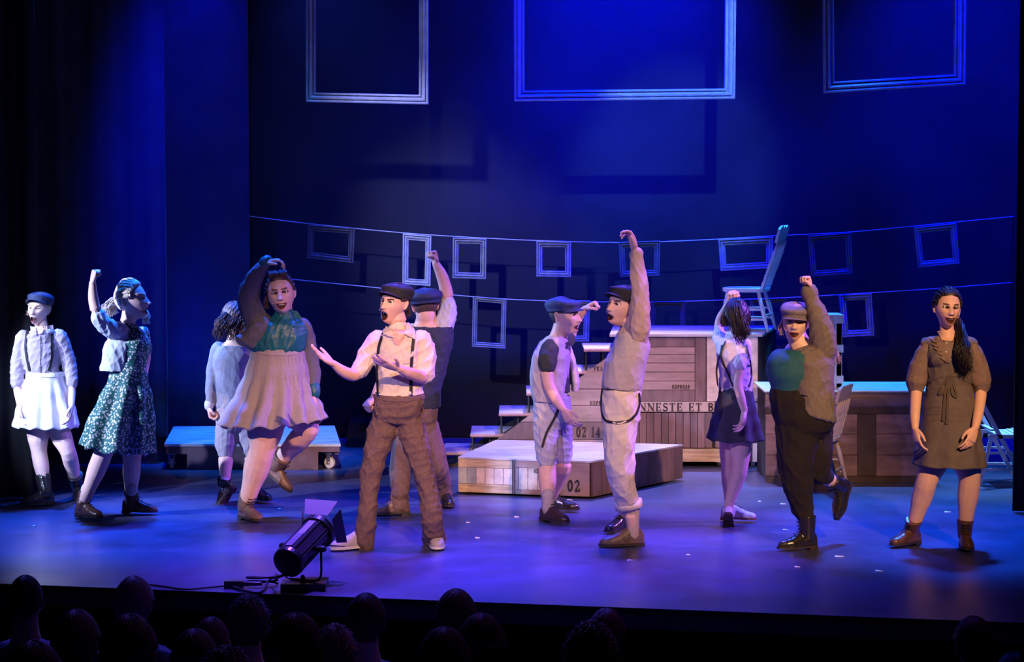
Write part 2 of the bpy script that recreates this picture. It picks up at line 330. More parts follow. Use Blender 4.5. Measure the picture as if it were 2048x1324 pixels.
def lettering(txt, x0, y0, x1, hpx, Y, parent, yfun=None, lift=.004):
    """txt between pixel x0 and x1, baseline y0, height hpx, on the board whose face is at depth Y"""
    w_ = sum(GL[c][0] + .12 for c in txt); k = (x1 - x0) / w_; mb = MB(); x = x0
    for c in txt:
        for pl, wd in GL[c][1]:
            for (a, b) in zip(pl, pl[1:]):
                dx, dy = b[0] - a[0], b[1] - a[1]; L = math.hypot(dx, dy) or 1e-6
                e = .02 / L; nx, ny = -dy / L * wd / 2, dx / L * wd / 2
                a2 = (a[0] - dx * e, a[1] - dy * e); b2 = (b[0] + dx * e, b[1] + dy * e)
                q = [(a2[0] + nx, a2[1] + ny), (b2[0] + nx, b2[1] + ny), (b2[0] - nx, b2[1] - ny), (a2[0] - nx, a2[1] - ny)]
                pts = []
                for (u, v) in q:
                    px_, py_ = x + u * k, y0 - v * hpx
                    pts.append(P(px_, py_ + (yfun(px_) if yfun else 0), Y(px_) if callable(Y) else Y) + V((0, -lift, 0)))
                mb.hexa([p + V((0, lift, 0)) for p in pts], pts)
        x += (GL[c][0] + .12) * k
    o = mb.build('lettering', inkM, parent); o['kind'] = 'stuff'; return o

# --- low rolling platform, left
def poly_prism(mb, pts, z0, z1, mi=0): mb.hexa([V((p[0], p[1], z0)) for p in pts], [V((p[0], p[1], z1)) for p in pts], mi)
Yp = 18.24; L0 = P(331, 888, Yp); R0 = P(679, 884, Yp); zt = L0.z; R0.z = zt; Lb = G(347, 853, zt); Rb = G(669, 851, zt)
root = thing('rolling_platform', 'low brown rolling platform with blue-lit top on casters at the left', 'platform', V(((L0.x + R0.x) / 2, 18.8, 0)))
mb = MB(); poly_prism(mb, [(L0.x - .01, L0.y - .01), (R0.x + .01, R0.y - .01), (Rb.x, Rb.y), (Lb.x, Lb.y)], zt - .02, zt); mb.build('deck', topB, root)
sideM = mat('brown_purple_ply', (.15, .095, .12), .75, .25, 6, .2, 30)
mb = MB(); mb.hexa([P(x, y, Yp) for x, y in [(332, 891), (679, 888), (679, 904), (636, 904), (636, 942), (374, 942), (374, 908), (333, 908)]], [P(x, y, Yp) + V((0, .03, 0)) for x, y in [(332, 891), (679, 888), (679, 904), (636, 904), (636, 942), (374, 942), (374, 908), (333, 908)]])
mb.build('front_board', sideM, root)
mb = MB(); mb.box((L0.x + .02, Lb.y - .05, .04), (Rb.x, Lb.y - .02, zt - .02)); mb.build('back_board', sideM, root)
for A_, B_ in ((L0.x + .012, Lb.x + .012), (R0.x - .04, Rb.x - .04)):
    mb = MB(); q_ = [(A_, Yp + .03), (A_ + .03, Yp + .03), (B_ + .03, Lb.y - .05), (B_, Lb.y - .05)]
    poly_prism(mb, q_, zt - .09, zt - .02); mb.build('side_board', sideM, root)
def caster(parent, x, y, r=.045, sc=1, yaw=0, z=None):
    c, s_ = math.cos(yaw), math.sin(yaw); ax = V((c, s_, 0)); fw = V((-s_, c, 0)); o = V((x, y, 0)); top_z = z or .13
    mb = MB(); mb.hexa([o + ax * a * .04 + fw * b * .04 + V((0, 0, top_z - .012)) for a, b in ((-1, -1), (1, -1), (1, 1), (-1, 1))], [o + ax * a * .04 + fw * b * .04 + V((0, 0, top_z)) for a, b in ((-1, -1), (1, -1), (1, 1), (-1, 1))])
    for sg in (-1, 1):
        mb.hexa([o + ax * (sg * .022 - .002) + fw * b + V((0, 0, r * .8)) for b in (-.012, .012)] + [o + ax * (sg * .022 + .002) + fw * b + V((0, 0, r * .8)) for b in (.012, -.012)],
                [o + ax * (sg * .022 - .002) + fw * b + V((0, 0, top_z - .01)) for b in (-.022, .022)] + [o + ax * (sg * .022 + .002) + fw * b + V((0, 0, top_z - .01)) for b in (.022, -.022)])
    mb.tube([o - ax * .035 + V((0, 0, r)), o + ax * .035 + V((0, 0, r))], .008, 8, False)
    cs = mb.build('caster', steel, parent)
    mb = MB(); R = []
    for xx, rr in ((-.016, r * .85), (-.013, r), (.013, r), (.016, r * .85)):
        R.append([o + ax * xx + fw * (rr * math.cos(2 * math.pi * i / 20)) + V((0, 0, r + rr * math.sin(2 * math.pi * i / 20))) for i in range(20)])
    mb.rings(R, True); mb.build('wheel', rubber, cs)
caster(root, P(343, 925, Yp + .08).x, Yp + .1, .042, yaw=.1); caster(root, P(659, 925, Yp + .08).x, Yp + .1, .046, yaw=1.1)
caster(root, Lb.x + .08, Lb.y - .2, .042); caster(root, Rb.x - .08, Rb.y - .2, .042)
# small dark stool in the shadows behind it
mb = MB()
o = G(708, 905); root = thing('monitor_speaker', 'dark wedge speaker lying in shadow behind the platform', 'speaker', V((o.x + .1, 19.9, 0)))
o = o + V((.1, 0, 0))
mb.hexa([V((o.x - .2, 19.75, .0)), V((o.x + .2, 19.75, 0)), V((o.x + .2, 20.05, 0)), V((o.x - .2, 20.05, 0))], [V((o.x - .18, 19.85, .2)), V((o.x + .18, 19.85, .2)), V((o.x + .18, 20.0, .24)), V((o.x - .18, 20.0, .24))]); mb.build('cabinet', m_black, root)
mb = MB(); mb.ellipsoid(V((o.x, 19.83, .14)), V((.09, 0, 0)), V((0, .02, 0)), V((0, 0, .09)), 18, 8); mb.build('driver', m_black, root)

# --- low crate platform in front of the stairs
FL, FR, BR = G(916, 988), G(1183, 998), G(1366, 960); BL = V((-.13, 17.93, 0)); zc = .282
cen = (FL + FR + BR + BL) / 4
root = thing('crate_platform', 'low crate platform with bright top at the foot of the stairs', 'platform', V((cen.x, cen.y, 0)))
mb = MB(); ins = lambda p, k: (cen.x + (p.x - cen.x) * k, cen.y + (p.y - cen.y) * k)
poly_prism(mb, [ins(p, .975) for p in (FL, FR, BR, BL)], .012, zc - .014); mb.build('carcass', gapM, root)
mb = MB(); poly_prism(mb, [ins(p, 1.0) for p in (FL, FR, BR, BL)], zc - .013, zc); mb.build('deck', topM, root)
def face_board(A, B, n, u0, u1, z0, z1, m, parent, th=.012, name='plank', proud=0):
    d_ = (B - A); a = A + d_ * u0; b = A + d_ * u1; e = n * (th + proud)
    mb = MB(); mb.hexa([V((a.x, a.y, z0)), V((b.x, b.y, z0)), V((b.x - e.x, b.y - e.y, z0)), V((a.x - e.x, a.y - e.y, z0))], [V((a.x, a.y, z1)), V((b.x, b.y, z1)), V((b.x - e.x, b.y - e.y, z1)), V((a.x - e.x, a.y - e.y, z1))])
    mb.v = [(x + n.x * (proud), y + n.y * (proud), z) for x, y, z in mb.v]
    return mb.build(name, m, parent)
dF = (FR - FL).normalized(); nF = V((dF.y, -dF.x, 0)); FLi = FL - nF * .002; FRi = FR - nF * .002
blueBlock = mat('blue_grey_block', (.33, .36, .42), .6, .25, 6, .2, 20)
def fb(u0, u1, z0, z1, m, **k): return face_board(FLi, FRi, nF, u0 + .002, u1 - .002, z0 + .0015, z1 - .0015, m, root, **k)
fb(0, .41, .205, .268, woodE); fb(0, .41, .015, .082, woodE)
for k in range(6): fb(.0 + .0683 * k, .0683 * (k + 1), .082, .205, blueBlock if k < 2 else woodC)
fb(.41, .43, .015, .268, woodB, proud=.004)
fb(.43, .74, .215, .268, woodA); fb(.43, .74, .015, .05, woodA); fb(.43, .455, .05, .215, woodA)
for k in range(4): fb(.455 + .071 * k, .455 + .071 * (k + 1), .05, .215, woodC)
fb(.74, .765, .015, .268, woodB, proud=.004)
fb(.765, .985, .015, .268, woodA)
dR = (BR - FR).normalized(); nR = V((dR.y, -dR.x, 0))
for k in range(10):
    u0, u1 = .01 + .099 * k, .01 + .099 * (k + 1)
    face_board(FR, BR, nR, u0 + .004, u1 - .004, .015, .266, woodB if k % 3 else woodD, root, th=.014, proud=random.choice((0, .002)))
dL = (FL - BL).normalized(); nL = V((dL.y, -dL.x, 0))
for k in range(5): face_board(BL, FL, nL, .02 + .19 * k, .2 + .19 * k, .015, .266, woodD, root)
Yface = lambda x: FL.y + (FR.y - FL.y) * (P(x, 960, 16.8).x - FL.x) / (FR.x - FL.x)
lettering('02', 1187 - 0, 990, 1216, 22, lambda x: Yface(1183) - .002 + (P(x, 960, 16.7).x - FR.x) * (dR.y / dR.x), root, yfun=lambda x: -(x - 1187) * .25) if False else None
lettering('02', 1135, 982, 1163, 22, lambda x: Yface(x) - .004, root, yfun=lambda x: (x - 1135) * .03)
lettering('EX', 1068, 945, 1082, 7, lambda x: Yface(x) - .004, root)

# --- stair unit: open treads on black pegs behind a painted skirt
YS = 18.4
root = thing('stair_unit', 'open staircase with pale treads and a painted plank skirt', 'stairs', V((gx(1090, YS), YS + .3, 0)))
treadM = mat('pale_tread', (.62, .60, .66), .5, .15, 4, .15, 20, stretch=(1, 6, 1)); noseM = mat('nosing_edge_light', (.42, .24, .22), .6, .2, 8)  # nosing colour carries the rust-pink edge light
tr = [(886, 904), (941, 868), (998, 826), (1053, 785), (1110, 742), (1168, 697)]
for k, (tx, ty) in enumerate(tr):
    a = P(tx, ty, YS + .02); z = a.z; w_ = .40 if k < 5 else .34
    mb = MB(); mb.box((a.x, a.y, z - .012), (a.x + w_, a.y + .62, z)); t = mb.build('tread', treadM, root)
    mb = MB(); mb.tube([V((a.x + .01, a.y - .004, z - .014)), V((a.x + w_, a.y - .004, z - .014))], .014, 8, True); mb.build('nosing', noseM, t)
    for yy in (a.y + .04, a.y + .56):
        for xx in (.02, .16):
            mb = MB(); mb.tube([V((a.x + xx, yy, z - .02)), V((a.x + xx, yy, max(0, z - .2 if k else 0)))], .009, 6, False); mb.build('peg', pegM, root)
mb = MB()                     # raking steel stringer that carries the pegs
for yy in (YS + .06, YS + .58): mb.hexa([V((P(900, 930, YS).x, yy, 0)), V((gx(1225, YS), yy, 0)), V((gx(1225, YS), yy + .03, 0)), V((P(900, 930, YS).x, yy + .03, 0))][:4],
                                        [V((P(900, 930, YS).x + .05, yy, .03)), V((gx(1225, YS), yy, .85)), V((gx(1225, YS), yy + .03, .85)), V((P(900, 930, YS).x + .05, yy + .03, .03))])
mb.build('stringer', pegM, root)
hyp = lambda y: 993 + (879 - y) * 1.335
rows = [935, 879, 844, 811, 778, 745, 712, 690]
for i in range(len(rows) - 1):
    y0, y1 = rows[i], rows[i + 1]; mb = MB()
    x0 = hyp(y0) if i else 950
    slab(mb, [(x0 + (1.5 if i else 0), y0 - .7), (1262, y0 - .7), (1262, y1 + .7), (hyp(y1) + 1.5, y1 + .7)], YS, .018); mb.build('plank', woodA if i != 1 else woodB, root)
mb = MB(); slab(mb, [(960, 934), (1262, 934), (1262, 692), (1241, 692)], YS + .019, .012); mb.build('backing', gapM, root)
lettering('02 14', 1152, 874, 1202, 20, YS, root); lettering('EXPR', 1180, 809, 1204, 7, YS, root); lettering('FRA', 1188, 741, 1206, 8, YS, root)

# --- tall wagon with slats, door panel and lettering band
root = thing('scenery_wagon', 'tall plank-clad rolling unit with painted lettering and a chair on top', 'wagon', V((gx(1390, YS), YS + .45, 0)))
zT = P(1400, 668, YS).z; wl, wr = gx(1226, YS), gx(1521, YS); wc = gx(1264, YS); YB = 19.45
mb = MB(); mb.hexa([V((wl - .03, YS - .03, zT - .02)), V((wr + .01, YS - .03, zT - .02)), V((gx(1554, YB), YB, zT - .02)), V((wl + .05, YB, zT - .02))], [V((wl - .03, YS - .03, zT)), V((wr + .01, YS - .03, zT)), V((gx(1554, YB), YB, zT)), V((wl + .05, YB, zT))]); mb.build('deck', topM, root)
zB = P(1400, 924, YS).z
mb = MB(); mb.hexa([V((wc, YS + .02, zB)), V((wr - .01, YS + .02, zB)), V((gx(1552, YB), YB - .02, zB)), V((wc + .02, YB - .02, zB))], [V((wc, YS + .02, zT - .02)), V((wr - .01, YS + .02, zT - .02)), V((gx(1552, YB), YB - .02, zT - .02)), V((wc + .02, YB - .02, zT - .02))]); mb.build('carcass', gapM, root)
def wb(x0, y0, x1, y1, m, proud=0.0, name='plank'):
    mb = MB(); slab(mb, [(x0 + .6, y1 - .6), (x1 - .6, y1 - .6), (x1 - .6, y0 + .6), (x0 + .6, y0 + .6)], YS - proud, .02 + proud); return mb.build(name, m, root)
ry = [673, 694, 709, 726, 744, 762, 780, 803]
for i in range(7): wb(1264, ry[i], 1390, ry[i + 1], woodB if i in (0, 6) else woodA, random.choice((0, .003)))
wb(1264, 803, 1430, 824, mat('lettering_band', (.44, .33, .31), .65, .2, 3), .004, 'lettering_board'); lettering('ANNESTE ET B', 1262, 822, 1430, 16, YS - .004, root)
lettering('EXPRESS', 1344, 777, 1380, 7, YS - .003, root)
x = 1264
while x < 1410: wb(x, 825, x + 14.6, 896, woodB if (x // 14.6) % 2 else woodD, random.choice((0, .003))); x += 14.6
wb(1264, 897, 1450, 924, woodE, .002, 'sill_board')
wb(1390, 673, 1412, 803, woodB, .006, 'post'); wb(1413, 673, 1516, 803, woodC, .003, 'door_panel')
wb(1430, 805, 1505, 896, woodB); wb(1505, 805, 1520, 924, woodC, .004, 'post')
for xx in (1300, 1440, 1508):
    caster(root, gx(xx, YS + .1), YS + .12, .035, z=zB)
caster(root, gx(1300, YB), YB - .15, .035, z=zB); caster(root, gx(1530, YB), YB - .15, .035, z=zB)

# --- trunk at the right
YR = 17.5
root = thing('large_trunk', 'long brown-painted trunk with bright blue-lit lid at the right', 'trunk', V((gx(1700, YR), YR + .4, 0)))
zL = P(1700, 781, YR).z; rl, rr = gx(1531, YR), gx(1868, YR); trM = mat('weathered_trunk_board', (.16, .10, .115), .55, .55, 2.2, .2, 10, stretch=(1, 1, 3)); dkM = mat('near_black_batten', (.045, .028, .03), .7, .4, 5)
lidM = mat('lid_blue_light', (.55, .68, .74), .4, .25, 3, .2, 14, stretch=(1, 6, 1))  # cyan light falling on the lid is part of this base colour
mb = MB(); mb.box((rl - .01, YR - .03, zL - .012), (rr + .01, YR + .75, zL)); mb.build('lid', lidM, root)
mb = MB(); mb.box((rl + .02, YR + .02, .0), (rr - .02, YR + .73, zL - .012)); mb.build('carcass', gapM, root)
mb = MB()
zc1 = zL - .012 - .062; R = []
for xx in (rl, rr): R.append([V((xx, YR + .02, zc1 - .062)), V((xx, YR + .02, zc1 + .062))] + [V((xx, YR + .0 - .03 * math.cos(a), zc1 + .062 * math.sin(a))) for a in [math.radians(90 - 180 * i / 8) for i in range(9)]])
mb.rings(R, True); mb.build('rounded_rim', trM, root)
def tb(x0, y0, x1, y1, m, proud=0.0, name='plank'):
    mb = MB(); slab(mb, [(x0 + .5, y1 - .5), (x1 - .5, y1 - .5), (x1 - .5, y0 + .5), (x0 + .5, y0 + .5)], YR - proud, .022 + proud); return mb.build(name, m, root)
for (x0, x1) in ((1531, 1715), (1752, 1868)):
    for (y0, y1) in ((828, 868), (868, 910), (910, 952)): tb(x0, y0, x1, y1, trM, random.choice((0, .003)))
tb(1531, 814, 1868, 828, dkM, .008, 'batten'); tb(1531, 952, 1868, 968, dkM, .008, 'batten'); tb(1715, 828, 1752, 952, dkM, .008, 'batten')  # upper strip: near-black colour stands for the shade of the recess under the rim
lettering('47', 1636, 922, 1666, 21, YR - .003, root); lettering('1', 1820, 858, 1832, 20, YR - .003, root)
# upright crate standing on the trunk
YU = 17.75
root = thing('upright_crate', 'tall pale crate with blue-lit corner post standing on the trunk', 'crate', V((gx(1665, YU), YU + .1, zL)))
crM = mat('pale_crate_panel', (.55, .48, .55), .6, .2, 5); blM = mat('crate_wood_blue_light', (.42, .55, .66), .55, .25, 8)  # the cyan-lit side of the crate has its light in the wood colour
def ub(x0, y0, x1, y1, m, dY=0, th=.02, name='panel'):
    mb = MB(); slab(mb, [(x0, y1), (x1, y1), (x1, y0), (x0, y0)], YU + dY, th); return mb.build(name, m, root)
yb = 350 + FPX * (HC - zL) / YU
ub(1640, 634, 1668, 646, crM); ub(1640, 647, 1668, yb, crM)
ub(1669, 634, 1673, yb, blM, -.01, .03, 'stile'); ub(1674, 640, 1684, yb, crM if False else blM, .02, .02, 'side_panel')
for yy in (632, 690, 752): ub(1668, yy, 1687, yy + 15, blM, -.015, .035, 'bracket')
mb = MB(); zz0 = P(1668, yb, YU).z; mb.box((gx(1640, YU), YU + .02, zL), (gx(1684, YU), YU + .3, P(1668, 634, YU).z)); mb.build('carcass', gapM, root)
mb = MB(); mb.box((gx(1638, YU), YU - .01, P(1668, 633, YU).z), (gx(1687, YU), YU + .31, P(1668, 630, YU).z)); mb.build('lid', crM, root)

# ================================================================== CHAIRS
def turned(a, b, r, n=10, rings_=True):
    pts, rs = [], []
    prof = [(0, .8), (.12, 1), (.2, .7), (.22, 1.15), (.25, .7), (.28, 1.15), (.31, .75), (.45, 1.1), (.6, .95), (.66, .7), (.68, 1.15), (.71, .7), (.74, 1.1), (.8, .75), (1, .65)] if rings_ else [(0, .8), (.4, 1.1), (1, .7)]
    for t, k in prof: pts.append(a.lerp(b, t)); rs.append(r * k)
    return pts, rs
def wooden_chair(loc, yaw, m, label, sw=.40, sd=.40, sh=.37, bh=.52, lean=.15, sc=1.0, fancy=True):
    """front of the seat looks along +local y rotated by yaw"""
    root = thing('wooden_chair', label, 'chair', V(loc)); M = Matrix.Rotation(yaw, 3, 'Z')
    W = lambda x, y, z: V(loc) + M @ V((x * sc, y * sc, z * sc))
    mb = MB(); out = []
    for i in range(28):
        a = 2 * math.pi * i / 28; c, s_ = math.cos(a), math.sin(a); e = .55
        out.append((math.copysign(abs(c) ** e, c) * sw / 2 * (1 - .06 * (s_ < 0)), math.copysign(abs(s_) ** e, s_) * sd / 2))
    R = [[W(x * k, y * k, z) for x, y in out] for z, k in ((sh - .035, .93), (sh - .025, 1), (sh - .005, 1), (sh, .97), (sh - .006, .6))]
    mb.rings(R, True); mb.build('seat', m, root, smooth=False)
    legs = {}
    for sx in (-1, 1):
        for sy in (-1, 1):
            a = W(sx * sw * .36, sy * sd * .34, sh - .03); b = W(sx * sw * .48, sy * sd * .5 - (.03 if sy < 0 else 0), 0); legs[(sx, sy)] = (a, b)
            mb = MB(); p, r = turned(a, b, .018 * sc, rings_=sy > 0); mb.tube(p, r, 10, False); mb.build('leg', m, root, smooth=True)
    def st(k1, t1, k2, t2):
        mb = MB(); p = legs[k1][0].lerp(legs[k1][1], t1); q = legs[k2][0].lerp(legs[k2][1], t2)
        mb.tube([p, p.lerp(q, .5), q], [.008 * sc, .012 * sc, .008 * sc], 8, False); mb.build('stretcher', m, root, smooth=True)
    for sx in (-1, 1): st((sx, -1), .45, (sx, 1), .45); st((sx, -1), .7, (sx, 1), .7)
    st((-1, 1), .5, (1, 1), .5); st((-1, 1), .75, (1, 1), .75); st((-1, -1), .6, (1, -1), .6)
    ns = 6
    for i in range(ns):
        u = (i / (ns - 1) - .5) * 2; e = i in (0, ns - 1)
        a = W(u * sw * .42, -sd * .42, sh - .01); b = W(u * sw * .46, -sd * .42 - lean, sh + bh - .12)
        mb = MB(); p, r = turned(a, b, (.016 if e else .011) * sc); mb.tube(p, r, 8, False); mb.build('post' if e else 'spindle', m, root, smooth=True)
    mb = MB(); top_ = []; n = 14
    lo = [W(u * sw * .5, -sd * .42 - lean * .97, sh + bh - .13) for u in (-1, 1)]
    pl = [(-1, -.13), (1, -.13), (1.04, -.02), (.9, .0)] + ([(.5, .012), (.3, -.012), (0, .012), (-.3, -.012), (-.5, .012)] if fancy else []) + [(-.9, 0), (-1.04, -.02)]
    f = [W(u * sw * .5, -sd * .42 - lean - (dz + .06) * .28 + .01, sh + bh + dz) for u, dz in pl]; bk = [W(u * sw * .5, -sd * .42 - lean - (dz + .06) * .28 - .012, sh + bh + dz) for u, dz in pl]
    mb.hexa(f, bk); mb.build('crest_rail', m, root)
    return root
chB = mat('chair_wood_blue_light', (.50, .60, .80), .5, .1, 8)  # chair wood tinted with the blue light that falls on it
cb = G(1496, 660, zT)
wooden_chair((gx(1492, 18.85), 18.85, zT + .001), math.radians(90 - 18), chB, 'blue-lit spindle-back chair standing on top of the scenery wagon', sh=.36, bh=.51, lean=.14, sw=.36, sd=.38)
chW = mat('grey_painted_wood', (.42, .36, .38), .6, .2, 8)
wooden_chair((gx(1636, 17.1), 17.2, 0), math.radians(90 - 22), chW, 'grey wooden chair standing on the floor in front of the trunk', sh=.40, bh=.40, lean=.07, sw=.38, sd=.36, fancy=False)
# white folding chair, far right
Yw = 17.3; root = thing('folding_chair', 'white folding chair at the far right beside the black drape', 'chair', V((gx(2000, Yw), Yw, 0)))
whM = mat('white_chair_paint', (.80, .82, .86), .45)
def bar(a, b, wd, th, name, prnt, m, upv=V((0, 1, 0))):
    a, b = V(a), V(b); d_ = (b - a).normalized(); s_ = d_.cross(upv).normalized(); t2 = s_.cross(d_).normalized(); mb = MB()
    mb.hexa([a + s_ * i * wd / 2 + t2 * j * th / 2 for i, j in ((-1, -1), (1, -1), (1, 1), (-1, 1))], [b + s_ * i * wd / 2 + t2 * j * th / 2 for i, j in ((-1, -1), (1, -1), (1, 1), (-1, 1))]); return mb.build(name, m, prnt)
for dy in (0, .36):
    A = P(1966, 815, Yw); B = P(2000, 880, Yw); z0 = P(1990, 873, Yw).z; y = Yw + dy
    bar((P(1945, 770, Yw).x, y, P(1945, 770, Yw).z), (P(2040, 968, Yw).x + .05, y, 0), .032, .022, 'long_leg', root, whM)
    bar((P(1984, 875, Yw).x, y + .025, P(1984, 875, Yw).z), (P(1961, 972, Yw).x, y + .025, 0), .03, .02, 'rear_leg', root, whM)
    bar((P(1976, 873, Yw).x, y, z0), (P(2060, 873, Yw).x, y, z0), .03, .022, 'seat_rail', root, whM, V((0, 1, 0)))
for (xx, yy) in ((1955, 790),):
    bar((P(xx, yy, Yw).x, Yw, P(xx, yy, Yw).z), (P(xx, yy, Yw).x, Yw + .36, P(xx, yy, Yw).z), .1, .018, 'back_slat', root, whM, V((1, 0, 0)))
for k in range(7):
    xx = 1982 + k * 10.5; zz = z0 + .02 - .012 * math.sin(k / 6 * math.pi) + (.03 if k == 0 else 0)
    mb = MB(); x0 = gx(xx, Yw); mb.box((x0, Yw - .01, zz - .006), (x0 + .036, Yw + .37, zz + .006)); mb.build('seat_slat', whM, root)
for (x0, x1, yy) in ((1974, 2040, 907), (1966, 2050, 940)):
    for dy in (0, .36):
        bar((gx(x0, Yw), Yw + dy + .025, P(x0, yy, Yw).z), (gx(x1, Yw), Yw + dy + .025, P(x1, yy, Yw).z), .018, .018, 'stretcher', root, whM)
# ================================================================== FIGURE LIBRARY
TMP = bpy.data.scenes.new('workshop')
def remesh(mb, voxel, it=6, fac=.5):
    me = bpy.data.meshes.new('raw'); me.from_pydata(mb.v, [], mb.f)
    bm = bmesh.new(); bm.from_mesh(me); bmesh.ops.recalc_face_normals(bm, faces=bm.faces); bm.to_mesh(me); bm.free()
    o = bpy.data.objects.new('raw', me); TMP.collection.objects.link(o)
    r = o.modifiers.new('r', 'REMESH'); r.mode = 'VOXEL'; r.voxel_size = voxel; r.adaptivity = 0
    if it: s = o.modifiers.new('s', 'SMOOTH'); s.factor = fac; s.iterations = it
    TMP.view_layers[0].update(); dg = TMP.view_layers[0].depsgraph
    if dg is None:
        with bpy.context.temp_override(scene=TMP, view_layer=TMP.view_layers[0]): dg = bpy.context.evaluated_depsgraph_get()
    me2 = bpy.data.meshes.new_from_object(o.evaluated_get(dg)); bpy.data.objects.remove(o); bpy.data.meshes.remove(me)
    n = len(me2.vertices); co = np.empty(n * 3, np.float32); me2.vertices.foreach_get('co', co); no = np.empty(n * 3, np.float32); me2.vertices.foreach_get('normal', no)
    F = [tuple(p.vertices) for p in me2.polygons]; bpy.data.meshes.remove(me2)
    return co.reshape(-1, 3).astype(float), no.reshape(-1, 3).astype(float), F
def fold_noise(c, seed, sc):
    """layered warped waves standing in for cloth folds, function of position only"""
    r = np.random.default_rng(seed); out = np.zeros(len(c)); warp = np.zeros_like(c)
    for k in range(3):
        d = r.normal(size=3); d /= np.linalg.norm(d); warp[:, k] = np.sin(c @ d * 14 / sc + r.uniform(0, 6)) * .03 * sc
    q = c + warp
    for k in range(5):
        d = r.normal(size=3) * np.array([1, .7, .55]); d /= np.linalg.norm(d); f = r.uniform(22, 60) / sc
        s = np.sin(q @ d * f + r.uniform(0, 6)); out += (1 - np.abs(s)) ** 2 * (.9 if k < 2 else .5) - .25
    return out / 3
m_skin = mat('skin', (.74, .47, .37), .5, .06, 30, .08, 300, spec=.35, dist=.0006)
m_skin2 = mat('skin_fair', (.80, .56, .47), .5, .05, 30, .08, 300, spec=.35, dist=.0006)
m_lip = mat('lips', (.50, .16, .15), .45); m_lip_m = mat('pale_lips', (.60, .33, .27), .5); m_mouth = mat('mouth_inside', (.06, .01, .01), .5)
m_brow = mat('eyebrow_hair', (.07, .04, .03), .8); m_white = mat('eye_white', (.8, .8, .8), .25); m_iris = mat('iris_dark', (.05, .03, .02), .2)
m_teeth = mat('teeth', (.85, .82, .75), .3); m_brow2 = mat('eyebrow_hair_light', (.30, .19, .12), .8)
def sm(x): x = np.clip(x, 0, 1); return x * x * (3 - 2 * x)
def basis(yaw, pitch=0, roll=0):
    y, p, r = map(math.radians, (yaw, pitch, roll))
    f = V((math.sin(y) * math.cos(p), -math.cos(y) * math.cos(p), math.sin(p)))
    s = f.cross(V((0, 0, 1))).normalized(); u = s.cross(f).normalized()
    s2 = s * math.cos(r) + u * math.sin(r); u2 = u * math.cos(r) - s * math.sin(r)
    return s2, f, u2          # s points to the figure's right hand side
def head_shape(opn=.6, mw=.024, fem=0, frown=0, fat=0, smile=0):
    NU, NV = 128, 118
    u = np.arange(NU) / NU * 2 * np.pi; th = u - .5 * np.sin(u)
    ph = np.linspace(-np.pi / 2 + .03, np.pi / 2 - .03, NV)
    TH_, PH = np.meshgrid(th, ph); fx = np.cos(PH) * np.cos(TH_); sx = np.cos(PH) * np.sin(TH_); z = np.sin(PH)
    x = .076 * (1 + .08 * fat) * sx; y = .098 * fx; Z = .117 * z
    low = np.clip(-Z / .117, 0, 1)
    x *= 1 - (.40 + .04 * fem - .2 * fat) * low ** 1.8
    back = (fx < 0); y = np.where(back, y * (1 - .55 * sm((.01 - Z) / .09)), y)
    front = np.clip(fx * 1.4, 0, 1)
    ax = np.abs(x)
    g = lambda cx, cz, sx_, sz_: np.exp(-((ax - cx) / sx_) ** 2 / 2 - ((Z - cz) / sz_) ** 2 / 2)
    y += front * (.034 * np.exp(-(x / .024) ** 2 / 2) * np.exp(-((Z + .100) / .020) ** 2 / 2))          # chin
    y += front * .016 * np.exp(-((Z + .055) / .03) ** 2 / 2) * np.exp(-(x / .034) ** 2 / 2)                 # muzzle
    y += front * (.0045 * g(.026, .032, .018, .007))                                                       # brow ridge
    y -= front * .0125 * g(.031, .010, .013, .011)                                                          # sockets
    y += front * .004 * g(.046, -.018, .014, .014)
    nr = np.where(Z > -.028, np.clip((.030 - Z) / .058, 0, 1) ** 1.1, np.clip((Z + .043) / .015, 0, 1))
    y += front * (.026 * nr * np.exp(-(x / (.0062 + .005 * nr)) ** 2 / 2))                                  # nose
    y += front * .007 * g(.011, -.031, .0052, .006)
    mz = -.066 - .004 * opn + smile * 11 * x ** 2; hh = .0040 + .0145 * opn
    y += front * .004 * np.exp(-((Z - mz) / (hh + .008)) ** 2 / 2) * np.exp(-(x / .022) ** 2 / 2)
    e = np.sqrt((x / mw) ** 2 + ((Z - mz) / hh) ** 2)
    y -= np.where(fx > 0, sm((1.02 - e) / .22) * (.034 * opn + .003), 0)
    drop = opn * .020 * sm((-.062 - Z) / .03); 
    Zd = Z - drop
    ecz = .010; ee = np.sqrt(((ax - .0315) / .0155) ** 2 + ((Z - ecz) / (.0066 - .0018 * frown)) ** 2)
    y -= np.where(fx > .3, sm((1.15 - ee) / .3) * .012, 0)
    # per vertex material: 0 skin 1 lip 2 mouth 3 brow
    mt = np.zeros_like(x, int); fr = fx > .25
    mt[fr & (e < .98)] = 2; mt[fr & (e >= .98) & (e < 1.17 + .3 * (1 - opn))] = 1
    bz = .0285 + .10 * np.clip(ax - .012, 0, 1) * (1 if not frown else 1.8) - 4.5 * np.clip(ax - .03, 0, 1) ** 2 - .006 * frown
    mt[fr & (np.abs(Z - bz) < (.0036 if not fem else .0026)) & (ax > .013) & (ax < .049)] = 3
    mt[fr & (ee > .95) & (ee < 1.42) & (Z > ecz + .001)] = 3
    if fem: mt[fr & (ee > 1.0) & (ee < 1.25)] = 3
    return NU, NV, x, y, Zd, mt, mz, hh
HEADS = {}
